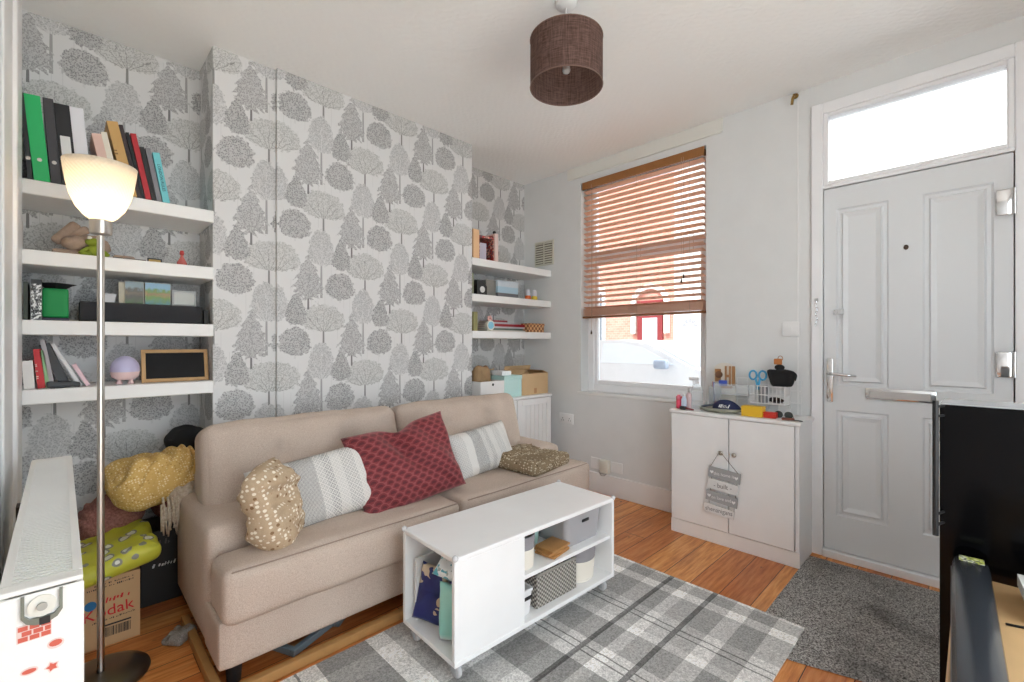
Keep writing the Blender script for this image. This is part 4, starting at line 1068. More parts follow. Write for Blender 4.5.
# hanging slats: one flat slat each, slightly tilted
ns = 23
zt0, zb0 = 1.025, .085
for i in range(ns):
    z = zt0-(zt0-zb0)*i/(ns-1)
    MB().box(-.024, .024, -hw+.008, hw-.008, -.0014, .0014, .001).build('slat', sl, bl, loc=(.006, 0, z), rot=(0, R(16), 0))
for i in range(11):
    MB().box(-.024, .024, -hw+.008, hw-.008, -.0014, .0014, .001).build('slat', sl, bl, loc=(.004, 0, .022+i*.0052), rot=(0, 0, 0))
MB().box(-.026, .026, -hw+.004, hw-.004, 0, .016, .003).build('bottom_rail', M('rail_brown', srgb(140, 96, 66), .4), bl)
cord = P_('pale_cord', 196, 170, 150, .8)
for y_ in (-.40, 0, .40):
    MB().cyl(.0012, 1.05, (-.023, y_, .01), 6).cyl(.0012, 1.05, (.034, y_, .01), 6).build('ladder_cord', cord, bl)
for y_, L in ((-.36, .80), (-.345, .83), (.40, 1.17)):
    t_ = MB().cyl(.0011, L, (-.031, y_, 1.07-L), 6).build('pull_cord', cord, bl)
    MB().lathe([(.003, 0), (.007, .004), (.006, .02), (.002, .032)], (-.031, y_, 1.07-L-.03), 12).build('cord_toggle', darkwood, bl)

# ------------------------------------------------------------------ cabinet by door and its clutter
cab = thing('low_cabinet', 'shallow white two-door cabinet between window and front door', 'cabinet', (2.745, .645, 0), (0, 0, R(-.0)))
CL = .70; CD = .28
MB().box(-.022, CD+.0, -.012, CL+.008, .745, .765, .003).build('worktop', whitel, cab)
MB().box(.0, CD, 0, .018, .0, .745).box(0, CD, CL-.018, CL, .0, .745).box(CD-.01, CD, .018, CL-.018, 0, .745).box(.02, CD-.01, .018, CL-.018, .085, .10).build('carcass', whitel, cab)
MB().box(-.006, .012, -.004, CL+.002, 0, .082, .002).build('plinth', whitel, cab)
dk = nickel
dl_ = MB().box(-.016, .0, .352, CL-.006, .088, .742, .002).build('door', whitel, cab)
dr_ = MB().box(-.016, .0, .020, .347, .088, .742, .002).build('door', whitel, cab)
for par, y_ in ((dl_, .385), (dr_, .313)):
    MB().lathe([(.005, 0), (.005, -.012), (.012, -.016), (.013, -.024), (.008, -.030)], (-.016, y_, .545), 18, 'x').build('knob', dk, par, smooth=True)
# hanging sign
sg = thing('hanging_sign', 'four-plank grey and white sign hung on the cabinet knob', 'sign', (2.728, 1.03, .545))
gw = P_('grey_washed_plank', 164, 166, 168, .7); ww = P_('white_plank', 228, 228, 228, .7)
inkw = P_('white_ink', 240, 240, 240, .7); inkg = P_('grey_ink', 120, 120, 122, .7)
x_ = -.022
MB().tube([(x_-.0, .058, -.086), (x_-.010, .002, .012), (x_, -.098, -.103)], .0018, 6).build('twine', M('brown_twine', srgb(110, 92, 78), .9), sg)
rr_ = (R(90), R(7), R(-90))
pl = []
for i, (yc, zc_, w, h, m_, tx, im, ts) in enumerate(((-.019, -.122, .178, .060, gw, 'this home is', inkw, .026), (-.012, -.190, .168, .058, ww, '- built -', inkg, .038), (-.004, -.262, .176, .058, gw, 'on love and', inkw, .026), (.010, -.334, .168, .050, ww, 'shenanigans', inkg, .036))):
    p_ = MB().box(-.004, .004, -w/2, w/2, -h/2, h/2, .001, rot=(R(5), 0, 0), piv=(0, 0, 0)).build('plank', m_, sg, loc=(x_, yc, zc_))
    p_['label'] = 'white plank' if i % 2 else 'grey plank'
    text('lettering', tx, ts, im, p_, (-.0046, 0, 0), (R(90), 0, R(-90)), .0004, sx=.9).rotation_euler = Euler((R(90), R(0), R(-90)))
    if i < 3: MB().tube([(x_, yc+.07, zc_-.02), (x_, yc+.07, zc_-.05)], .0015, 6).tube([(x_, yc-.07, zc_-.034), (x_, yc-.07, zc_-.06)], .0015, 6).build('link', M('brown_twine', (.2, .2, .2)), sg)
    if i % 2 == 0:
        for s_ in (-1, 1):
            hh = [(0, -.010), (.010, .001), (.009, .008), (.005, .009), (0, .005), (-.005, .009), (-.009, .008), (-.010, .001)]
            MB().prism([(a+s_*.068, b_ - s_*.068*0) for a, b_ in hh], .0008, 'x', -.0052).build('heart', inkw, p_, loc=(0, 0, s_*.006))
# clutter
zq = .7655
def bottle(name, label, loc, prof, mat, capprof=None, capm=None, cat='bottle'):
    t = thing(name, label, cat, loc)
    MB().lathe(prof, n=18).build('body', mat, t, smooth=True)
    if capprof: MB().lathe(capprof, n=14).build('cap', capm, t, smooth=True)
    return t
bottle('pink_bottle', 'small bright pink bottle at the left end of the cabinet top', (2.80, 1.325, zq), [(.014, 0), (.016, .005), (.016, .045), (.012, .055)], P_('hot_pink', 226, 70, 100, .3), [(.010, .055), (.012, .06), (.010, .085)], P_('pink_cap', 236, 120, 140, .3))
bottle('red_cup', 'little red pot beside the pink bottle', (2.845, 1.343, zq), [(.016, 0), (.02, .07), (.019, .07), (.0, .066)], P_('bright_red', 220, 70, 60, .35), [(.01, .066), (.012, .074), (.010, .076)], pw)
bottle('blue_bottle', 'white bottle with a blue label by the pink one', (2.79, 1.287, zq), [(.014, 0), (.016, .004), (.016, .06), (.008, .08)], P_('blue_white', 206, 220, 240, .3), [(.007, .08), (.007, .1)], pw)
clearm, nt, b = new_mat('thin_clear_plastic'); g = G(nt)
b.inputs['Base Color'].default_value = (.82, .85, .87, 1); b.inputs['Roughness'].default_value = .15
tp_ = g.n('ShaderNodeBsdfTransparent'); tp_.inputs[0].default_value = (.95, .97, .98, 1)
mx = g.n('ShaderNodeMixShader'); mx.inputs[0].default_value = .26
nt.links.new(tp_.outputs[0], mx.inputs[1]); nt.links.new(b.outputs[0], mx.inputs[2]); nt.links.new(mx.outputs[0], nt.nodes['Material Output'].inputs['Surface'])
sb = thing('spray_bottle', 'clear spray bottle in front of the window corner', 'bottle', (2.86, 1.235, zq))
MB().lathe([(.032, 0), (.036, .006), (.036, .11), (.028, .14), (.012, .155)], n=22).build('body', clearm, sb, smooth=True)
MB().cyl(.013, .022, (0, 0, .155), 14).box(-.008, .008, -.012, .05, .177, .197, .004).box(-.004, .004, .02, .026, .145, .178).build('trigger_head', P_('white_trigger', 234, 234, 236, .3), sb)
bottle('perfume_bottle', 'short pinkish glass bottle left of the spray bottle', (2.84, 1.277, zq+.0), [(.015, 0), (.017, .004), (.017, .085), (.008, .10)], P_('blush_glass', 214, 188, 190, .15), [(.008, .10), (.009, .13)], P_('silver_cap', 190, 186, 184, .3))
gj = thing('glass_tumbler', 'clear glass beaker in front of the brown sign', 'glass', (2.93, 1.15, zq))
MB().lathe([(.034, .0), (.038, .14), (.036, .14), (.032, .004), (.001, .004)], n=26).build('glass', clearm, gj, smooth=True)
for k, c_ in enumerate(((40, 60, 150), (230, 230, 232), (190, 60, 60))): MB().tube([(-.01+k*.01, 0, .006), (-.016+k*.016, .01*k, .17)], .004, 8).build('pen', P_('pen_%d' % k, *c_, .3), gj)
gc = thing('wooden_ornament', 'wooden and white arched letter sign behind the glass', 'ornament', (2.975, 1.11, zq))
MB().prism([(-.07, 0), (.065, 0), (.065, .245)]+[(.065*math.cos(a), .245+.045*math.sin(a)) for a in [k*PI/10 for k in range(1, 10)]]+[(-.065, .245)], .012, 'x').build('board', P_('linen_white', 226, 220, 210, .6), gc)
kw = M('tan_wood_letters', srgb(168, 122, 78), .6)
for y0, y1, zz0, zz1 in ((-.065, -.048, .15, .27), (-.04, -.03, .15, .27), (-.03, -.015, .20, .215), (-.015, -.005, .15, .27), (.02, .055, .17, .25), (-.05, .06, .13, .145)):
    MB().box(-.008, 0, y0, y1, zz0, zz1, .001).build('letter', kw, gc)
MB().sphere(.022, (-.012, .03, .215), 12, (.5, 1.1, 1)).build('painted_face', P_('dark_brown_paint', 110, 76, 50, .6), gc, smooth=True)
MB().box(-.011, -.009, -.02, .03, .145, .18).build('blue_patch', P_('cobalt', 66, 92, 190, .5), gc)
# wire rack with baskets
wire = P_('white_wire', 236, 236, 236, .35)
rk = thing('wire_rack', 'white wire rack with hanging baskets on the cabinet top', 'rack', (2.985, .69, zq))
mb = MB(); y1r = .46
for z in (.003, .07, .14, .20): mb.tube([(0, 0, z), (0, y1r, z)], .003, 6)
for k in range(9): mb.tube([(0, y1r*k/8, .003), (0, y1r*k/8, .20)], .0025, 6)
mb.build('grid', wire, rk)
def wbasket(y0, y1, z0, z1, d, nm):
    mb = MB()
    for z in (z0, (z0+z1)/2, z1):
        mb.tube([(-d, y0, z), (-d, y1, z), (-.004, y1, z), (-.004, y0, z)], .003, 6, closed=True)
    n = int((y1-y0)/.02)
    for k in range(n+1): mb.tube([(-.004, y0+(y1-y0)*k/n, z0), (-d, y0+(y1-y0)*k/n, z0), (-d, y0+(y1-y0)*k/n, z1)], .0022, 5)
    for k in range(4):
        for yy in (y0, y1): mb.tube([(-d*(k+1)/5, yy, z0), (-d*(k+1)/5, yy, z1)], .0022, 5)
    return mb.build('basket', wire, rk)
wbasket(.06, .24, .065, .165, .10, 'a')
ub = MB().box(-.10, -.004, .25, .45, .10, .104).box(-.10, -.096, .25, .45, .10, .165, .001).box(-.096, -.004, .25, .254, .10, .165).box(-.096, -.004, .446, .45, .10, .165).build('tray', clearm, rk)
# contents of basket
o = thing('scissors', 'pair of blue-handled scissors standing in the wire basket', 'scissors', (2.925, .905, .925))
bluem = P_('sky_blue_plastic', 66, 160, 206, .35)
for s_ in (-1, 1):
    pts = [Vector((0, s_*.026+.020*math.cos(a), .085+.026*math.sin(a))) for a in [k*PI/8 for k in range(16)]]
    MB().tube(pts, .0058, 8, closed=True).tube([(0, s_*.012, .064), (0, s_*.004, .03), (0, 0, .0)], .0065, 8).build('handle', bluem, o, smooth=True)
    MB().tube([(s_*.0025, 0, .0), (s_*.0025, s_*.004, -.075)], [.004, .001], 6).build('blade', steel, o)
o.location = (2.925, .90, .905)
kn = thing('black_toolbag', 'black cloth bag on top of the wire rack by the door', 'bag', (2.93, .775, .925))
def bagf(p, u): 
    q = p.copy(); q.y *= 1.0+.45*(p.z/.10); q.z += noise.noise((p.y*14, p.x*14, 1))*.016*(1 if p.z > 0 else .2); q.z -= .25*max(0, -(p.y))*(1 if p.z > 0 else 0); return q
MB().soft(.07, .125, .10, .018, (0, 0, .055), n=10, f=bagf).build('pouch', matblack, kn, smooth=True)
MB().sphere(.022, (0, .012, .115), 12, (.9, 1.2, .8)).build('top_knot', matblack, kn, smooth=True)
tg = thing('leather_tag', 'small tan leather key fob on top of the black bag', 'fob', (2.93, .795, 1.056))
MB().soft(.012, .042, .034, .005, (0, 0, .017), n=5).build('fob', P_('tan_leather', 186, 118, 62, .6), tg, smooth=True)
pts = [Vector((0, -.012+.012*math.cos(a), .036+.014*math.sin(a))) for a in [k*PI/8 for k in range(16)]]
MB().tube(pts, .002, 6, closed=True).build('loop', P_('tan_loop', 160, 110, 66, .5), tg)
o = MB().sphere(.028, (0, 0, .02), 14, (1, 1.3, .6), f=lambda p: p*(1+noise.noise(p*50)*.5)).build('sunglasses', P_('dark_brown_acrylic', 46, 34, 32, .2), loc=(2.925, .80, .832), smooth=True); tag(o, 'dark brown bundle of sunglasses in the wire basket', 'glasses')
o = MB().cyl(.022, .10, (0, 0, 0), 18).build('grey_cup', P_('smoky_grey', 150, 152, 156, .3), loc=(2.925, .87, .832)); tag(o, 'smoky grey cup inside the wire basket', 'cup')
# lower items
tr_ = thing('serving_tray', 'sage grey oval dish at the front of the cabinet top', 'dish', (2.815, 1.075, zq))
MB().lathe([(.001, 0), (.085, 0), (.118, .012), (.128, .026), (.122, .028), (.112, .016), (.08, .006), (.001, .006)], n=36, cap=False, sx=.52, sy=1.0).build('dish', P_('sage_stoneware', 150, 152, 138, .35), tr_, smooth=True)
cp_ = thing('baseball_cap', 'navy cloth cap with white lettering lying in the dish', 'cap', (2.815, 1.045, zq+.012))
MB().sphere(.08, (0, -.01, .0), 24, (.62, 1.05, .78), f=lambda p: Vector((p.x, p.y, max(p.z, 0)+noise.noise(p*14)*.012+.004))).build('crown', P_('navy_cotton', 34, 42, 78, .85), cp_, smooth=True)
MB().soft(.06, .07, .010, .004, (-.0, .10, .022), n=6, rot=(R(-12), 0, 0)).build('peak', P_('charcoal_cotton', 70, 76, 88, .85), cp_, smooth=True)
marks('badge', 7, .06, .022, P_('white_ink', 240, 240, 240), cp_, (-.053, -.01, .022), (R(-24), 0, R(-90)), 5, .3)
hb_ = thing('hair_brush', 'small black brush with red handle at the front left of the cabinet', 'brush', (2.75, 1.262, zq))
MB().soft(.03, .04, .022, .010, (0, .012, .012), n=6).build('bristle_head', P_('charcoal_bristle', 50, 56, 60, .7), hb_, smooth=True)
MB().tube([(0, -.005, .012), (0, -.055, .006)], [.006, .004], 8).build('handle', P_('wine_red', 130, 40, 50, .4), hb_, smooth=True)
yb_ = thing('yellow_box', 'yellow cardboard box at the front of the cabinet top', 'box', (2.79, .882, zq))
ym = P_('mustard_yellow', 230, 184, 44, .5)
MB().box(-.03, .03, -.055, .055, 0, .052, .002).build('box', ym, yb_); MB().box(-.031, .031, -.056, .056, .046, .058, .002).build('lid', ym, yb_)
rc = thing('red_tin', 'small red tin right of the yellow box', 'tin', (2.795, .795, zq))
MB().box(-.022, .022, -.032, .032, 0, .024, .004, 2).build('tin', P_('vermilion', 206, 54, 40, .4), rc); MB().box(-.023, .023, -.033, .033, .024, .032, .003, 2).build('lid', P_('vermilion', 206, 54, 40, .4), rc)
sg2 = thing('reading_glasses', 'dark folded spectacles near the right edge of the cabinet top', 'glasses', (2.81, .735, zq))
for s_ in (-1, 1):
    pts = [Vector((.0, s_*.024+.019*math.cos(a), .022+.017*math.sin(a))) for a in [k*PI/8 for k in range(16)]]
    MB().tube(pts, .0025, 6, closed=True).cyl(.017, .001, (.0, s_*.024, .022), 18, 'x').build('lens', P_('smoky_lens', 70, 76, 74, .1), sg2)
    MB().tube([(0, s_*.043, .024), (.05, s_*.035, .003)], .002, 6).build('temple', black, sg2)
ks = thing('key_bunch', 'brown leather keyring with keys at the right front edge', 'keys', (2.775, .705, zq))
MB().soft(.03, .06, .012, .005, (0, 0, .007), n=5, rot=(0, 0, R(20))).build('fob', P_('chestnut_leather', 120, 66, 50, .6), ks, smooth=True)
MB().box(-.004, .006, -.06, -.02, .001, .005).cyl(.009, .003, (0, -.06, .001), 12).build('key', black, ks)

# ------------------------------------------------------------------ pendant
def hess(name, c1, c2):
    m, nt, b = new_mat(name); g = G(nt); ps = g.sep(g.obj())
    an = g.m('ARCTAN2', ps[1], ps[0])
    a = g.noise(g.comb(g.m('MULTIPLY', an, 9), g.m('MULTIPLY', ps[2], 3)), 4, 3, .7)
    c = g.noise(g.comb(g.m('MULTIPLY', an, .7), g.m('MULTIPLY', ps[2], 60)), 4, 3, .7)
    n = g.m('MULTIPLY', g.m('ADD', a, c), .5)
    f_ = g.m('MULTIPLY', g.m('SUBTRACT', n, .40), 5.5, clamp=True)
    nt.links.new(g.mix(f_, c2, c1), b.inputs['Base Color']); b.inputs['Roughness'].default_value = .9; b.inputs['Specular IOR Level'].default_value = .1
    g.bump(n, b, .4, .002)
    out = nt.nodes['Material Output']; tr = g.n('ShaderNodeBsdfTranslucent'); tr.inputs[0].default_value = (*c1, 1)
    mx = g.n('ShaderNodeMixShader'); mx.inputs[0].default_value = .25
    nt.links.new(b.outputs[0], mx.inputs[1]); nt.links.new(tr.outputs[0], mx.inputs[2]); nt.links.new(mx.outputs[0], out.inputs['Surface'])
    return m
pd = thing('pendant_light', 'brown hessian drum pendant hanging from the ceiling', 'ceiling lamp', (1.53, 1.222, 2.268))
MB().lathe([(.153, 0), (.153, .202)], n=64, cap=False).build('lamp_shade', hess('brown_hessian', srgb(124, 100, 92), srgb(66, 48, 44)), pd, smooth=True)
MB().tube([(.153*math.cos(a), .153*math.sin(a), .001) for a in [k*2*PI/48 for k in range(48)]], .0022, 6, closed=True).tube([(.153*math.cos(a), .153*math.sin(a), .201) for a in [k*2*PI/48 for k in range(48)]], .0022, 6, closed=True).build('rim_wire', P_('bronze_trim', 120, 92, 80, .5), pd)
mb = MB()
for k in range(3):
    a = k*2*PI/3; mb.tube([(.02*math.cos(a), .02*math.sin(a), .14), (.152*math.cos(a), .152*math.sin(a), .198)], .0015, 6)
mb.lathe([(.018, .138), (.021, .138), (.021, .142), (.018, .142)], n=20)
mb.build('spider', white, pd)
MB().lathe([(.014, .10), (.017, .12), (.017, .16), (.006, .175)], n=18).build('lamp_holder', pw, pd, smooth=True)
MB().lathe([(.001, .055), (.013, .060), (.018, .07), (.016, .085), (.010, .10)], n=20, cap=False).build('bulb', M('clear_bulb_glass', (.85, .85, .85), .08, trans=.6), pd, smooth=True)
MB().cyl(.003, .18, (0, 0, .172), 8).build('flex', pw, pd)
MB().lathe([(.001, .335), (.02, .336), (.042, .345), (.048, .361)], n=28).build('ceiling_rose', pw, pd, smooth=True)

# ------------------------------------------------------------------ floor lamp
fl = thing('floor_lamp', 'brushed steel uplighter floor lamp with a ribbed glass shade', 'floor lamp', (.099, 2.15, 0))
MB().lathe([(.001, 0), (.135, 0), (.138, .006), (.136, .013), (.11, .022), (.04, .03), (.014, .034)], n=48, cap=False).build('base', M('gunmetal', (.22, .205, .195), .32, 1.0), fl, smooth=True)
MB().cyl(.0105, 1.535, (0, 0, .03), 18).build('pole', nickel, fl, smooth=False)
MB().lathe([(.010, 1.555), (.029, 1.560), (.031, 1.565), (.031, 1.606), (.028, 1.61)], n=32).build('collar', nickel, fl)
shm, nt, b = new_mat('lit_ribbed_glass'); g = G(nt); ps = g.sep(g.obj())
b.inputs['Base Color'].default_value = (.95, .91, .85, 1); b.inputs['Roughness'].default_value = .35
an = g.m('ARCTAN2', ps[1], ps[0])
bmpv = g.m('MULTIPLY', g.m('SINE', g.m('MULTIPLY', an, 44)), g.m('SINE', g.m('MULTIPLY', ps[2], 420)))
g.bump(bmpv, b, .6, .003)
out = nt.nodes['Material Output']; tr = g.n('ShaderNodeBsdfTranslucent'); tr.inputs[0].default_value = (.95, .88, .76, 1)
mx = g.n('ShaderNodeMixShader'); mx.inputs[0].default_value = .55
nt.links.new(b.outputs[0], mx.inputs[1]); nt.links.new(tr.outputs[0], mx.inputs[2]); nt.links.new(mx.outputs[0], out.inputs['Surface'])
prof = [(.028, 1.608), (.045, 1.622), (.066, 1.65), (.082, 1.69), (.091, 1.73), (.0975, 1.775), (.1005, 1.802), (.0985, 1.802), (.0955, 1.775), (.089, 1.73), (.080, 1.69), (.064, 1.652), (.043, 1.625), (.026, 1.612)]
MB().lathe(prof, n=64, cap=False).build('lamp_shade', shm, fl, smooth=True)
MB().lathe([(.012, 1.61), (.012, 1.65), (.024, 1.68), (.028, 1.70), (.020, 1.722), (.001, 1.73)], n=20).build('bulb', M('warm_bulb', (1, .9, .7), .4, emit=(1, .86, .66), estr=17), fl, smooth=True)

# ------------------------------------------------------------------ radiator
rd = thing('radiator', 'white double panel radiator along the left wall', 'radiator', (-.068, 1.03, 0))
RW, RL, RT = .094, 1.12, .80
radm = M('radiator_enamel', srgb(243, 242, 238), .3)
MB().box(0, .010, .004, RL-.004, .15, RT-.01, .003).box(RW-.010, RW, .004, RL-.004, .15, RT-.01, .003).build('panel', radm, rd)
mb = MB()
for i in range(30): mb.box(.014, RW-.014, .03+i*.0355, .034+i*.0355, .17, RT-.03)
mb.build('convector_fins', P_('fin_grey', 206, 206, 204, .5), rd)
mb = MB().box(0, RW, 0, .03, RT-.008, RT, .002).box(0, RW, RL-.03, RL, RT-.008, RT, .002).box(0, .012, .03, RL-.03, RT-.008, RT).box(RW-.012, RW, .03, RL-.03, RT-.008, RT)
n = 88
for i in range(n):
    y_ = .03+(RL-.06)*(i+.5)/n; mb.box(.012, RW-.012, y_-.0038, y_+.0030, RT-.006, RT-.001)
mb.build('top_grille', radm, rd)
MB().box(-.001, RW+.001, -.003, .004, .12, RT-.010, .002).build('end_panel', radm, rd)
MB().box(-.001, RW+.001, RL-.004, RL+.002, .12, RT-.008, .002).build('end_panel', radm, rd)
vp = []
vl = MB().lathe([(.001, .0), (.016, .0), (.016, -.002), (.0165, -.004)], (.047, -.003, .770), 28, 'y').build('valve_dial', P_('ivory_dial', 226, 224, 214, .4), rd)
vp = [(.024, .790), (.024, .758), (.030, .748), (.040, .743), (.054, .743), (.064, .748), (.070, .758), (.070, .790), (.066, .790), (.066, .760), (.060, .753), (.034, .753), (.028, .760), (.028, .790)]
MB().prism(vp, .006, 'y', -.009).build('valve_housing', P_('grey_green_metal', 120, 124, 114, .3, metal=.3), vl)
MB().box(.044, .056, -.0105, -.009, .742, .753).build('slot', black, vl)
MB().lathe([(.001, -.002), (.006, -.002), (.006, -.006), (.001, -.006)], (.047, -.006, .770), 18, 'y').build('hub', P_('hub_grey', 170, 168, 160, .3), vl)
MB().box(-.022, 0, .2, .25, .55, .72).box(-.022, 0, .85, .9, .55, .72).build('wall_bracket', P_('dark_bracket', 70, 66, 60), rd)
MB().tube([(.047, .02, .15), (.047, .02, .06), (-.02, .02, .03), (-.02, .02, 0)], .009, 10).build('pipe', P_('white_pipe', 230, 230, 226, .3), rd)
MB().tube([(.047, RL-.02, .15), (.047, RL-.02, .0)], .009, 10).build('pipe', P_('white_pipe', 230, 230, 226, .3), rd)
# feet of radiator
# stickers
red = P_('brick_red_sticker', 206, 96, 78, .5); pale = P_('sticker_outline', 232, 212, 206, .5)
def sticker(label, loc, outline, cells, base=None):
    t = thing('sticker', label, 'sticker', loc)
    MB().prism(outline, .0006, 'y').build('backing', base or pale, t)
    for c_ in cells: MB().prism(c_, .0006, 'y', -.0007).build('print', red, t)
    return t
sx = -.026-.0
def rect(a, b_, c_, d): return [(a, c_), (b_, c_), (b_, d), (a, d)]
cells = []
for r_ in range(3):
    for k in range(3):
        a = -.017+k*.0125+(.004 if r_ % 2 else 0); cells.append(rect(a, min(a+.0105, .0185), -.012+r_*.0082, -.012+r_*.0082+.0068))
sticker('square brick-pattern sticker below the radiator dial', (-.030, 1.0262, .733), rect(-.0185, .0195, -.0135, .0135), cells)
sticker('small round red sticker right of the brick one', (-.006, 1.0262, .703), [(.010*math.cos(a), .008*math.sin(a)) for a in [k*PI/6 for k in range(12)]], [[(.0075*math.cos(a), .001+.005*math.sin(a)) for a in [k*PI/6 for k in range(12)]]])
sticker('oval red sticker at the lower left of the radiator end', (-.035, 1.0262, .673), [(.010*math.cos(a), .006*math.sin(a)) for a in [k*PI/6 for k in range(12)]], [[(.008*math.cos(a), .0035*math.sin(a)) for a in [k*PI/6 for k in range(12)]]])
sticker('star-like red sticker at the lower right of the radiator end', (-.010, 1.0262, .668), [((.0095 if k % 2 else .006)*math.cos(k*PI/5), (.0095 if k % 2 else .006)*math.sin(k*PI/5)) for k in range(10)], [[((.007 if k % 2 else .004)*math.cos(k*PI/5), (.007 if k % 2 else .004)*math.sin(k*PI/5)) for k in range(10)]])

# ------------------------------------------------------------------ corner pile
kx = thing('cardboard_box', 'printed cardboard moving box on the floor under the left shelves', 'box', (.05, 2.375, 0))
kb = M('brown_cardboard', srgb(196, 160, 118), .8, var=.08)
MB().box(-.10, .178, 0, .003, 0, .262).box(-.10, .178, .297, .30, 0, .262).box(-.10, -.097, .003, .297, 0, .262).box(.175, .178, .003, .297, 0, .262).box(-.097, .175, .003, .297, 0, .003).box(-.10, .178, 0, .3, .262, .266).build('box', kb, kx)
kr = P_('print_red', 204, 36, 40, .6); kk = P_('print_black', 40, 36, 34, .6); kbl = P_('print_blue', 40, 110, 160, .6)
text('print_lettering', 'Kodak', .058, kr, kx, (.082, -.001, .135), (R(90), R(-3), 0))
marks('red_print', 9, .10, .020, kr, kx, (.10, 0, .170), (0, R(-4), 0), 3, .3)
marks('small_print', 26, .13, .008, kk, kx, (.10, 0, .101), (0, R(-3), 0), 4)
marks('small_print', 24, .14, .007, kk, kx, (.09, 0, .230), (0, R(-3), 0), 6); marks('small_print', 22, .13, .006, kk, kx, (.10, 0, .243), (0, R(-3), 0), 8)
MB().cyl(.018, -.0008, (.03, 0, .172), 20, 'y').build('blue_logo', kbl, kx)
mb = MB().box(.06, .15, -.0008, 0, .078, .084)
xx = .06
while xx < .15:
    w_ = random.choice((.001, .002, .0032)); mb.box(xx, xx+w_, -.0008, 0, .036, .072); xx += w_+random.choice((.0014, .0024))
mb.build('barcode', kk, kx)
def carton(): pass
bb = thing('black_box', 'black box with white lettering behind the sofa arm', 'box', (.30, 2.60, 0))
MB().box(-.05, .17, 0, .22, 0.0, .33, .003).build('box', M('black_carton', (.012, .011, .010), .5), bb)
marks('silver_print', 9, .10, .018, P_('silver_print', 210, 210, 206, .4), bb, (.03, 0, .165), (0, 0, 0), 9, .3)
marks('dim_print', 7, .08, .026, P_('dim_print', 90, 86, 82, .4), bb, (.02, 0, .262), (0, 0, 0), 10, .1)
# lime patterned bag lying over the kodak box
lime, nt, b = new_mat('lime_leaf_oilcloth'); g = G(nt)
vv = g.n('ShaderNodeTexVoronoi'); vv.inputs['Scale'].default_value = 17; nt.links.new(g.obj(), vv.inputs['Vector'])
n = g.noise(g.obj(), 60, 2)
leaf_ = g.m('LESS_THAN', g.m('ADD', vv.outputs['Distance'], g.m('MULTIPLY', n, .12)), .40)
rim_ = g.m('GREATER_THAN', g.m('ADD', vv.outputs['Distance'], g.m('MULTIPLY', n, .12)), .30)
c = g.mix(leaf_, srgb(196, 196, 62), g.mix(rim_, srgb(222, 222, 206), srgb(134, 134, 122)))
nt.links.new(c, b.inputs['Base Color']); b.inputs['Roughness'].default_value = .5
o = crumple(.42, .38, .085, 9, .022, 3, ridge=.006, dirv=(1, 1, 0)).build('oilcloth_bag', lime, loc=(.085, 2.49, .267), rot=(0, R(-10), R(4)), smooth=True)
tag(o, 'lime green leaf-patterned bag draped over the cardboard box', 'bag')
o = crumple(.20, .22, .22, 8, .03, 9, ridge=.02, dirv=(1, .2, .3)).build('knitted_blanket', fabric('mauve_knit', srgb(176, 124, 112), srgb(106, 62, 58), 120, .8), loc=(.40, 2.72, .332), rot=(0, 0, 0), smooth=True)
tag(o, 'dusky pink knitted blanket bundled under the yellow throw', 'blanket')
o = crumple(.24, .16, .17, 8, .02, 19, ridge=.015, dirv=(1, .2, .3)).build('pink_scarf', fabric('dusky_pink_knit', srgb(186, 136, 122), srgb(126, 80, 74), 120, .8), loc=(.19, 2.70, .33), rot=(0, R(-22), 0), smooth=True)
tag(o, 'dusky pink scarf showing between the lime bag and the wall', 'scarf')
yel = dotted_mat('mustard_flecked_weave', srgb(224, 190, 122), srgb(204, 164, 92), srgb(240, 222, 178), srgb(190, 150, 84), .010)
yt = thing('yellow_throw', 'mustard flecked throw with cream tassels piled beside the sofa', 'throw', (.335, 2.60, .44))
crumple(.33, .28, .20, 6, .03, 21, n=54, ridge=.022, dirv=(.6, .3, -.9)).build('throw', yel, yt, smooth=True, rot=(0, R(-14), 0), loc=(0, 0, .03))
crumple(.10, .10, .17, 11, .03, 31, n=22, ridge=.012).build('hanging_fold', fabric('cream_fringe', srgb(226, 214, 196), srgb(176, 160, 142), 90, 1), yt, smooth=True, loc=(.035, -.115, -.05), rot=(0, R(8), 0))
mb = MB()
for k in range(26):
    a = -.03+k*.0052; zz = .0+.03*math.sin(k*1.9)
    mb.tube([(a, -.16+.006*math.sin(k), zz+.05), (a+.006*math.sin(k*2), -.166, zz), (a+.01*math.sin(k*3), -.162, zz-.065)], [.004, .0045, .003], 6)
mb.build('tassels', fabric('cream_fringe', srgb(226, 214, 196)), yt, smooth=True)
o = crumple(.18, .15, .15, 8, .03, 41).build('black_jumper', matblack, loc=(.42, 2.72, .635), smooth=True, rot=(0, R(16), 0))
tag(o, 'black jumper heaped on top of the yellow throw', 'clothing')
o = crumple(.16, .14, .05, 20, .02, 51).build('grey_slipper', fabric('grey_fluff', srgb(188, 184, 178), srgb(130, 126, 120), 160, 1), loc=(.335, 2.22, 0), smooth=True, rot=(0, 0, R(40))); o.scale = (.6, .6, .8)
tag(o, 'fluffy grey sock on the boards beside the sofa', 'sock')
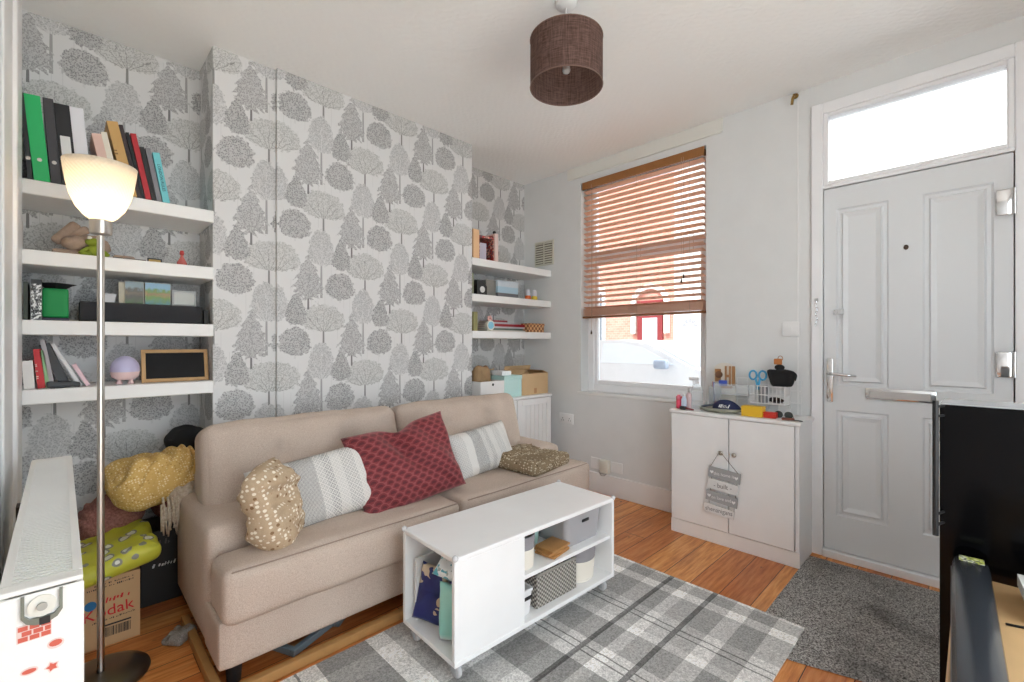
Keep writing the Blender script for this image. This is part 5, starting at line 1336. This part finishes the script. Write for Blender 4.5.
# things stowed beneath the sofa
oak = M('oak_strip', srgb(176, 132, 80), .5, var=.15, vscale=30)
fu = thing('underbed_frame', 'flat wooden frame pushed under the front of the sofa', 'frame', (.40, 1.715, 0.0135), (0, 0, R(0)))
MB().box(0, 1.7, 0, .03, .0, .035, .002).build('front_rail', oak, fu)
MB().box(-.028, 0, 0, .62, .0, .035, .002).build('side_rail', oak, fu)
fu.location = (.385, 1.715, .0005)
for i, (x, y, a, l) in enumerate(((.78, 1.80, 24, 'blue-grey metal frame lying under the sofa, left piece'), (.98, 1.86, 40, 'blue-grey metal frame lying under the sofa, right piece'))):
    t = thing('metal_frame', l, 'frame', (x-.16, y-.01, .002), (0, 0, R(a)))
    bg_ = P_('blue_grey_metal', 120, 134, 142, .4)
    MB().box(0, .34, 0, .022, 0, .026, .002).build('rail', bg_, t); MB().box(0, .022, .022, .20, 0, .026, .002).build('rail', bg_, t); MB().box(.318, .34, .022, .20, 0, .026, .002).build('rail', bg_, t)

# ------------------------------------------------------------------ black cabinet, bench, speaker at the right
fg = thing('black_gloss_cabinet', 'glossy black slim cabinet with a long bar handle', 'cabinet', (1.955, .078, 0))
gloss = M('black_gloss_glass', (.002, .002, .0025), .14, spec=.12)
MB().box(.022, .21, -.52, -.001, .0, .965, .003).build('body', M('silver_grey_side', srgb(176, 178, 180), .35), fg)
MB().box(0, .020, -.52, -.0, .09, .988, .003).build('door', gloss, fg)
MB().box(0.021, .21, -.52, -.0, .967, .99, .003).build('top', P_('pale_grey_top', 186, 188, 190, .25), fg)
MB().tube([(-.05, .007, 1.004), (-.05, .007, .592)], .0075, 12).build('handle', black, fg)
for z in (.985, .955, .655, .622): MB().tube([(-.05, .007, z), (.004, -.010, z)], .004, 8).build('handle_stud', black, fg)
MB().box(.01, .022, -.5, -.02, .0, .085).build('plinth', black, fg)
bn = thing('wooden_bench', 'pale wooden bench top in the right foreground', 'bench', (1.0, .042, 0))
bwood = M('pale_pine', srgb(206, 168, 120), .45, var=.12, vscale=12)
MB().box(-.05, .895, -.16, -.0, .478, .50, .003).build('board', bwood, bn)
MB().box(-.05, .895, -.345, -.165, .478, .50, .003).build('board', bwood, bn)
MB().box(-.05, .895, -.53, -.35, .478, .50, .003).build('board', bwood, bn)
for lx in (0.0, .84):
    for ly in (-.50, -.05): MB().box(lx, lx+.04, ly, ly+.04, 0, .478, .003).build('leg', bwood, bn)
MB().box(.04, .84, -.045, -.025, .42, .478).build('rail', bwood, bn)
sp = thing('black_speaker_bar', 'long curved black satin case lying on the wooden bench', 'case', (1.05, -.014, .5005), (0, 0, R(1.5)))
mb = MB(); prof_ = [(-.036, 0), (-.040, .020), (-.036, .038), (-.022, .050), (0, .055), (.022, .053), (.034, .046), (.040, .030), (.041, 0)]
ra = mb.ring([Vector((0, a, z)) for a, z in prof_]); rb_ = mb.ring([Vector((.84, a, z)) for a, z in prof_]); rc_ = mb.ring([Vector((.862, a*.93, z*.90)) for a, z in prof_])
mb.skin([ra, rb_, rc_]); mb.build('shell', M('satin_black_brushed', (.05, .056, .066), .25, .35, bump=.05, bscale=400), sp)
MB().box(.0, .84, .0412, .0430, .003, .016).build('side_trim', P_('grey_trim', 140, 140, 144, .4), sp)
st_ = MB().box(.79, .835, -.026, .026, .0555, .0562).build('sticker', flower_mat('lime_sticker', srgb(196, 208, 92), srgb(230, 232, 214), srgb(70, 84, 60), 60, .52), sp)
st_.location = (0, 0, .0)
for i, (z, c_, l, dx) in enumerate(((0, (222, 214, 198), 'cream book lying at the bottom of the pile on the bench', 0), (.024, (96, 70, 54), 'thin brown book in the middle of the pile on the bench', .006), (.036, (236, 234, 230), 'white book on top of the pile on the bench', -.004))):
    h_ = (.0235, .0115, .03)[i]
    t = thing('book', l, 'book', (1.66+dx, -.30, .5005+z), (0, 0, R(2*i)), 'books piled on the bench')
    MB().box(0, .17, 0, .21, 0, .002).box(0, .17, 0, .21, h_-.0025, h_-.0005).box(0, .17, .208, .21, .002, h_-.0025).build('cover', P_('pile_%d' % c_[0], *c_), t)
    MB().box(.001, .168, .002, .208, .002, h_-.0025).build('pages', pagem, t)
o = MB().box(0, .012, 0, .16, 0, .16, .001).build('photo_card', P_('grey_print_card', 176, 172, 166, .4), loc=(1.77, -.29, .5675), rot=(0, R(-12), 0)); tag(o, 'grey card leaning upright behind the pile of books', 'card')
o = MB().tube([(.62, -.052, .003), (.64, -.12, .003), (.60, -.22, .003), (.55, -.30, .003)], .003, 8).build('cable', black, loc=(1.0, 0, .5005), smooth=True); tag(o, 'thin black cable crossing the wooden bench', 'cable')

# ------------------------------------------------------------------ outside
struct('facade_own_sky_block', MB().box(XW, XW+.26, YR-.1, 22, H+.08, 6.0).box(XW, XW+.26, YB+.1, 22, -.5, H+.08), P_('own_render', 190, 184, 178, .9))  # unseen own frontage, added to block part of the sky over the street
asph = M('asphalt', srgb(150, 150, 150), .9); pav = M('paving', srgb(196, 194, 190), .9)
struct('ground_outside', MB().box(XW+.26, 30, -14, 22, -.5, -.2), asph)
struct('pavement_outside', MB().box(XW+.26, 4.3, -14, 22, -.2, -.09).box(8.2, 9.6, -14, 22, -.2, -.09), pav)
brk, nt, b = new_mat('red_brick'); g = G(nt); bt_ = g.n('ShaderNodeTexBrick'); ps = g.sep(g.obj())
nt.links.new(g.comb(ps[1], ps[2]), bt_.inputs['Vector']); bt_.inputs['Scale'].default_value = 4.4; bt_.inputs['Mortar Size'].default_value = .012
bt_.inputs['Color1'].default_value = (*srgb(206, 146, 130), 1); bt_.inputs['Color2'].default_value = (*srgb(194, 130, 114), 1); bt_.inputs['Mortar'].default_value = (*srgb(210, 180, 166), 1)
nt.links.new(bt_.outputs[0], b.inputs['Base Color']); b.inputs['Roughness'].default_value = .9
XF = 9.6
hs = thing('terraced_house', 'red brick terraced house across the street', 'house', (XF, 5.5, -.1))
MB().box(0, 4, -.85, 3.5, 0, 6.0).build('brick_wall', brk, hs)
wfm = upvc
def extwin(y0, y1, z0, z1, par):
    f_ = MB().box(-.05, .0, y0-.07, y1+.07, z0-.1, z0).box(-.05, .0, y0-.07, y1+.07, z1, z1+.12).box(-.05, 0, y0-.07, y0, z0, z1).box(-.05, 0, y1, y1+.07, z0, z1).box(-.04, 0, (y0+y1)/2-.03, (y0+y1)/2+.03, z0, z1).build('window', wfm, par)
    MB().box(-.02, -.005, y0, y1, z0, z1).build('pane', P_('dark_window_glass', 110, 118, 126, .1), f_)
extwin(1.0, 2.2, .9, 2.5, hs); extwin(1.6, 2.6, 3.6, 4.9, hs)
dd = MB().box(-.06, 0, -.60, .02, 0, 2.25).build('front_door', P_('maroon_door', 128, 46, 48, .4), hs)
MB().box(-.075, -.06, -.48, -.12, .9, 1.85).build('door_pane', P_('pale_door_glass', 214, 216, 222, .2), dd)
ar = MB(); pts = []
for k in range(13):
    a = PI*k/12; pts.append((-.29+.46*math.cos(a), 2.2+.42*math.sin(a)))
for k in range(13):
    a = PI*(12-k)/12; pts.append((-.29+.36*math.cos(a), 2.2+.32*math.sin(a)))
ar.prism(pts, .09, 'x', -.09); ar.box(-.09, 0, -.75, -.65, 1.5, 2.2).box(-.09, 0, .07, .17, 1.5, 2.2); ar.build('door_surround', P_('stone_white', 236, 234, 228, .6), hs)
h2 = thing('rendered_house', 'white rendered terraced house to the right across the street', 'house', (XF, 4.65, -.1))
MB().box(0, 4, -8.0, -.0, 0, 6.0).build('rendered_wall', P_('white_render', 214, 212, 206, .8), h2)
d2 = MB().box(-.06, 0, -.78, -.02, 0, 2.15).build('front_door', upvc, h2)
mb = MB()
for k in range(5):
    a0, a1 = PI*(k+.1)/5, PI*(k+.9)/5
    mb.prism([(-.38+.09*math.cos(a0), 1.62+.10*math.sin(a0)), (-.38+.17*math.cos(a0), 1.62+.2*math.sin(a0)), (-.38+.17*math.cos(a1), 1.62+.2*math.sin(a1)), (-.38+.09*math.cos(a1), 1.62+.10*math.sin(a1))], .01, 'x', -.07)
mb.build('fan_pane', P_('grey_fan_glass', 150, 152, 156, .2), d2)
extwin(-3.4, -1.9, .9, 2.4, h2)
h3 = thing('brick_house', 'red brick house to the left across the street', 'house', (XF, 9.0, -.1))
MB().box(0, 4, .0, 9, 0, 6.0).build('brick_wall', brk, h3); extwin(1.0, 2.5, .9, 2.4, h3)

carw = M('silver_white_car_paint', srgb(214, 214, 216), .3); cgl = M('car_glass', srgb(206, 210, 214), .12); tyre = M('tyre_rubber', (.03, .03, .03), .8)
def make_car(label, loc, flip=1):
    t = thing('car', label, 'car', loc)
    # side profile (y forward = -y), z
    prof = [(2.0, .28), (2.05, .55), (2.0, .95), (1.75, 1.04), (1.25, 1.27), (.8, 1.31), (0.0, 1.31), (-.40, 1.26), (-.98, .99), (-1.75, .86), (-2.05, .68), (-2.1, .35), (-1.95, .22), (1.9, .22)]
    mb = MB(); W2 = .86
    def lay(xo, ins): return mb.ring([Vector((xo, flip*p*(1 if z < .95 else 1), z - (0 if z < .9 else ins*.15))) for p, z in prof])
    rs = [mb.ring([Vector((x + (math.copysign(.16, -x)*max(0, (z-.92)/.5)), flip*p, z)) for p, z in prof]) for x in (-W2, W2)]
    mb.skin(rs); bod = mb.build('body', carw, t)
    for s_ in (-1, 1):
        def gx(z): return s_*(W2+.004 - .16*max(0, (z-.92)/.5))
        for pts in ([(1.35, 1.03), (1.1, 1.22), (.30, 1.265), (.30, 1.02)], [(.23, 1.02), (.23, 1.265), (-.05, 1.265), (-.35, 1.21), (-.78, 1.02)]):
            m2 = MB(); a = m2.ring([Vector((gx(z), flip*p, z)) for p, z in pts]); b2 = m2.ring([Vector((gx(z)-s_*.02, flip*p, z)) for p, z in pts]); m2.skin([a, b2]); m2.build('side_window', cgl, bod)
        for p in (.30, 1.1): MB().box(s_*W2-.012, s_*W2+.012, flip*p-.07, flip*p+.07, .90, .925, .003).build('door_handle', P_('handle_grey', 170, 170, 172, .3), bod)
        MB().soft(.10, .16, .11, .03, (s_*(W2+.07), flip*-.66, 1.03), n=5).build('mirror', P_('mirror_blue_grey', 150, 160, 176, .3), bod, smooth=True)
        for p in (1.28, -1.32): MB().lathe([(.10, -.10), (.27, -.10), (.30, -.07), (.30, .07), (.27, .10), (.10, .10)], (s_*(W2-.09), flip*p, .30), 28, 'x').build('wheel', tyre, t)
    m2 = MB(); pts = [(-.50, 1.345), (-1.0, 1.0)]
    a = m2.ring([Vector((-.66, flip*-.46, 1.242)), Vector((.66, flip*-.46, 1.242)), Vector((.76, flip*-.96, 1.008)), Vector((-.76, flip*-.96, 1.008))]); m2.bm.faces.new(a)
    bmesh.ops.solidify(m2.bm, geom=list(m2.bm.faces), thickness=.01); m2.build('windscreen', cgl, bod)
    return t
make_car('white hatchback parked outside the window', (5.75, 3.15, -.09))
make_car('white car parked on the far side of the street', (8.1, 1.2, -.2))

# ------------------------------------------------------------------ light
wd = bpy.data.worlds.new('overcast'); bpy.context.scene.world = wd; wd.use_nodes = True
bgn = wd.node_tree.nodes['Background']; bgn.inputs[0].default_value = (.85, .935, 1.0, 1); bgn.inputs[1].default_value = 3.2

sl_ = bpy.data.lights.new('fill_sun', 'SUN'); so = bpy.data.objects.new('fill_sun', sl_); C.objects.link(so)  # added to the overcast sky to brighten the rear slab and the street
sl_.energy = 4; sl_.angle = R(6); sl_.color = (1, .97, .93)
so.rotation_euler = Vector((-.62, .12, .78)).to_track_quat('Z', 'Y').to_euler()
# ------------------------------------------------------------------ camera
cam = bpy.data.cameras.new('camera'); co = bpy.data.objects.new('camera', cam); C.objects.link(co)
cam.sensor_width = 36; cam.lens = 457/1024*36; cam.shift_y = 2/1024; cam.clip_start = .02
ang = math.atan2(463, 457)
co.location = (0, 0, 1.18); co.rotation_euler = (R(90), 0, (PI/2-ang)-PI/2)
# forward must be (cos a, sin a) with a measured from +X
co.rotation_euler = (R(90), 0, math.atan2(.7118, .7024)-PI/2)
sc = bpy.context.scene; sc.camera = co
sc.view_settings.view_transform = 'Standard'; sc.view_settings.look = 'None'
sc.view_settings.gamma = 1; sc.view_settings.exposure = 0.55; sc.view_settings.use_curve_mapping = False
sc.cycles.use_denoising = True
sc.cycles.max_bounces = 10; sc.cycles.diffuse_bounces = 6; sc.cycles.transparent_max_bounces = 12
sc.cycles.caustics_reflective = False; sc.cycles.caustics_refractive = False
sc.cycles.sample_clamp_indirect = 6
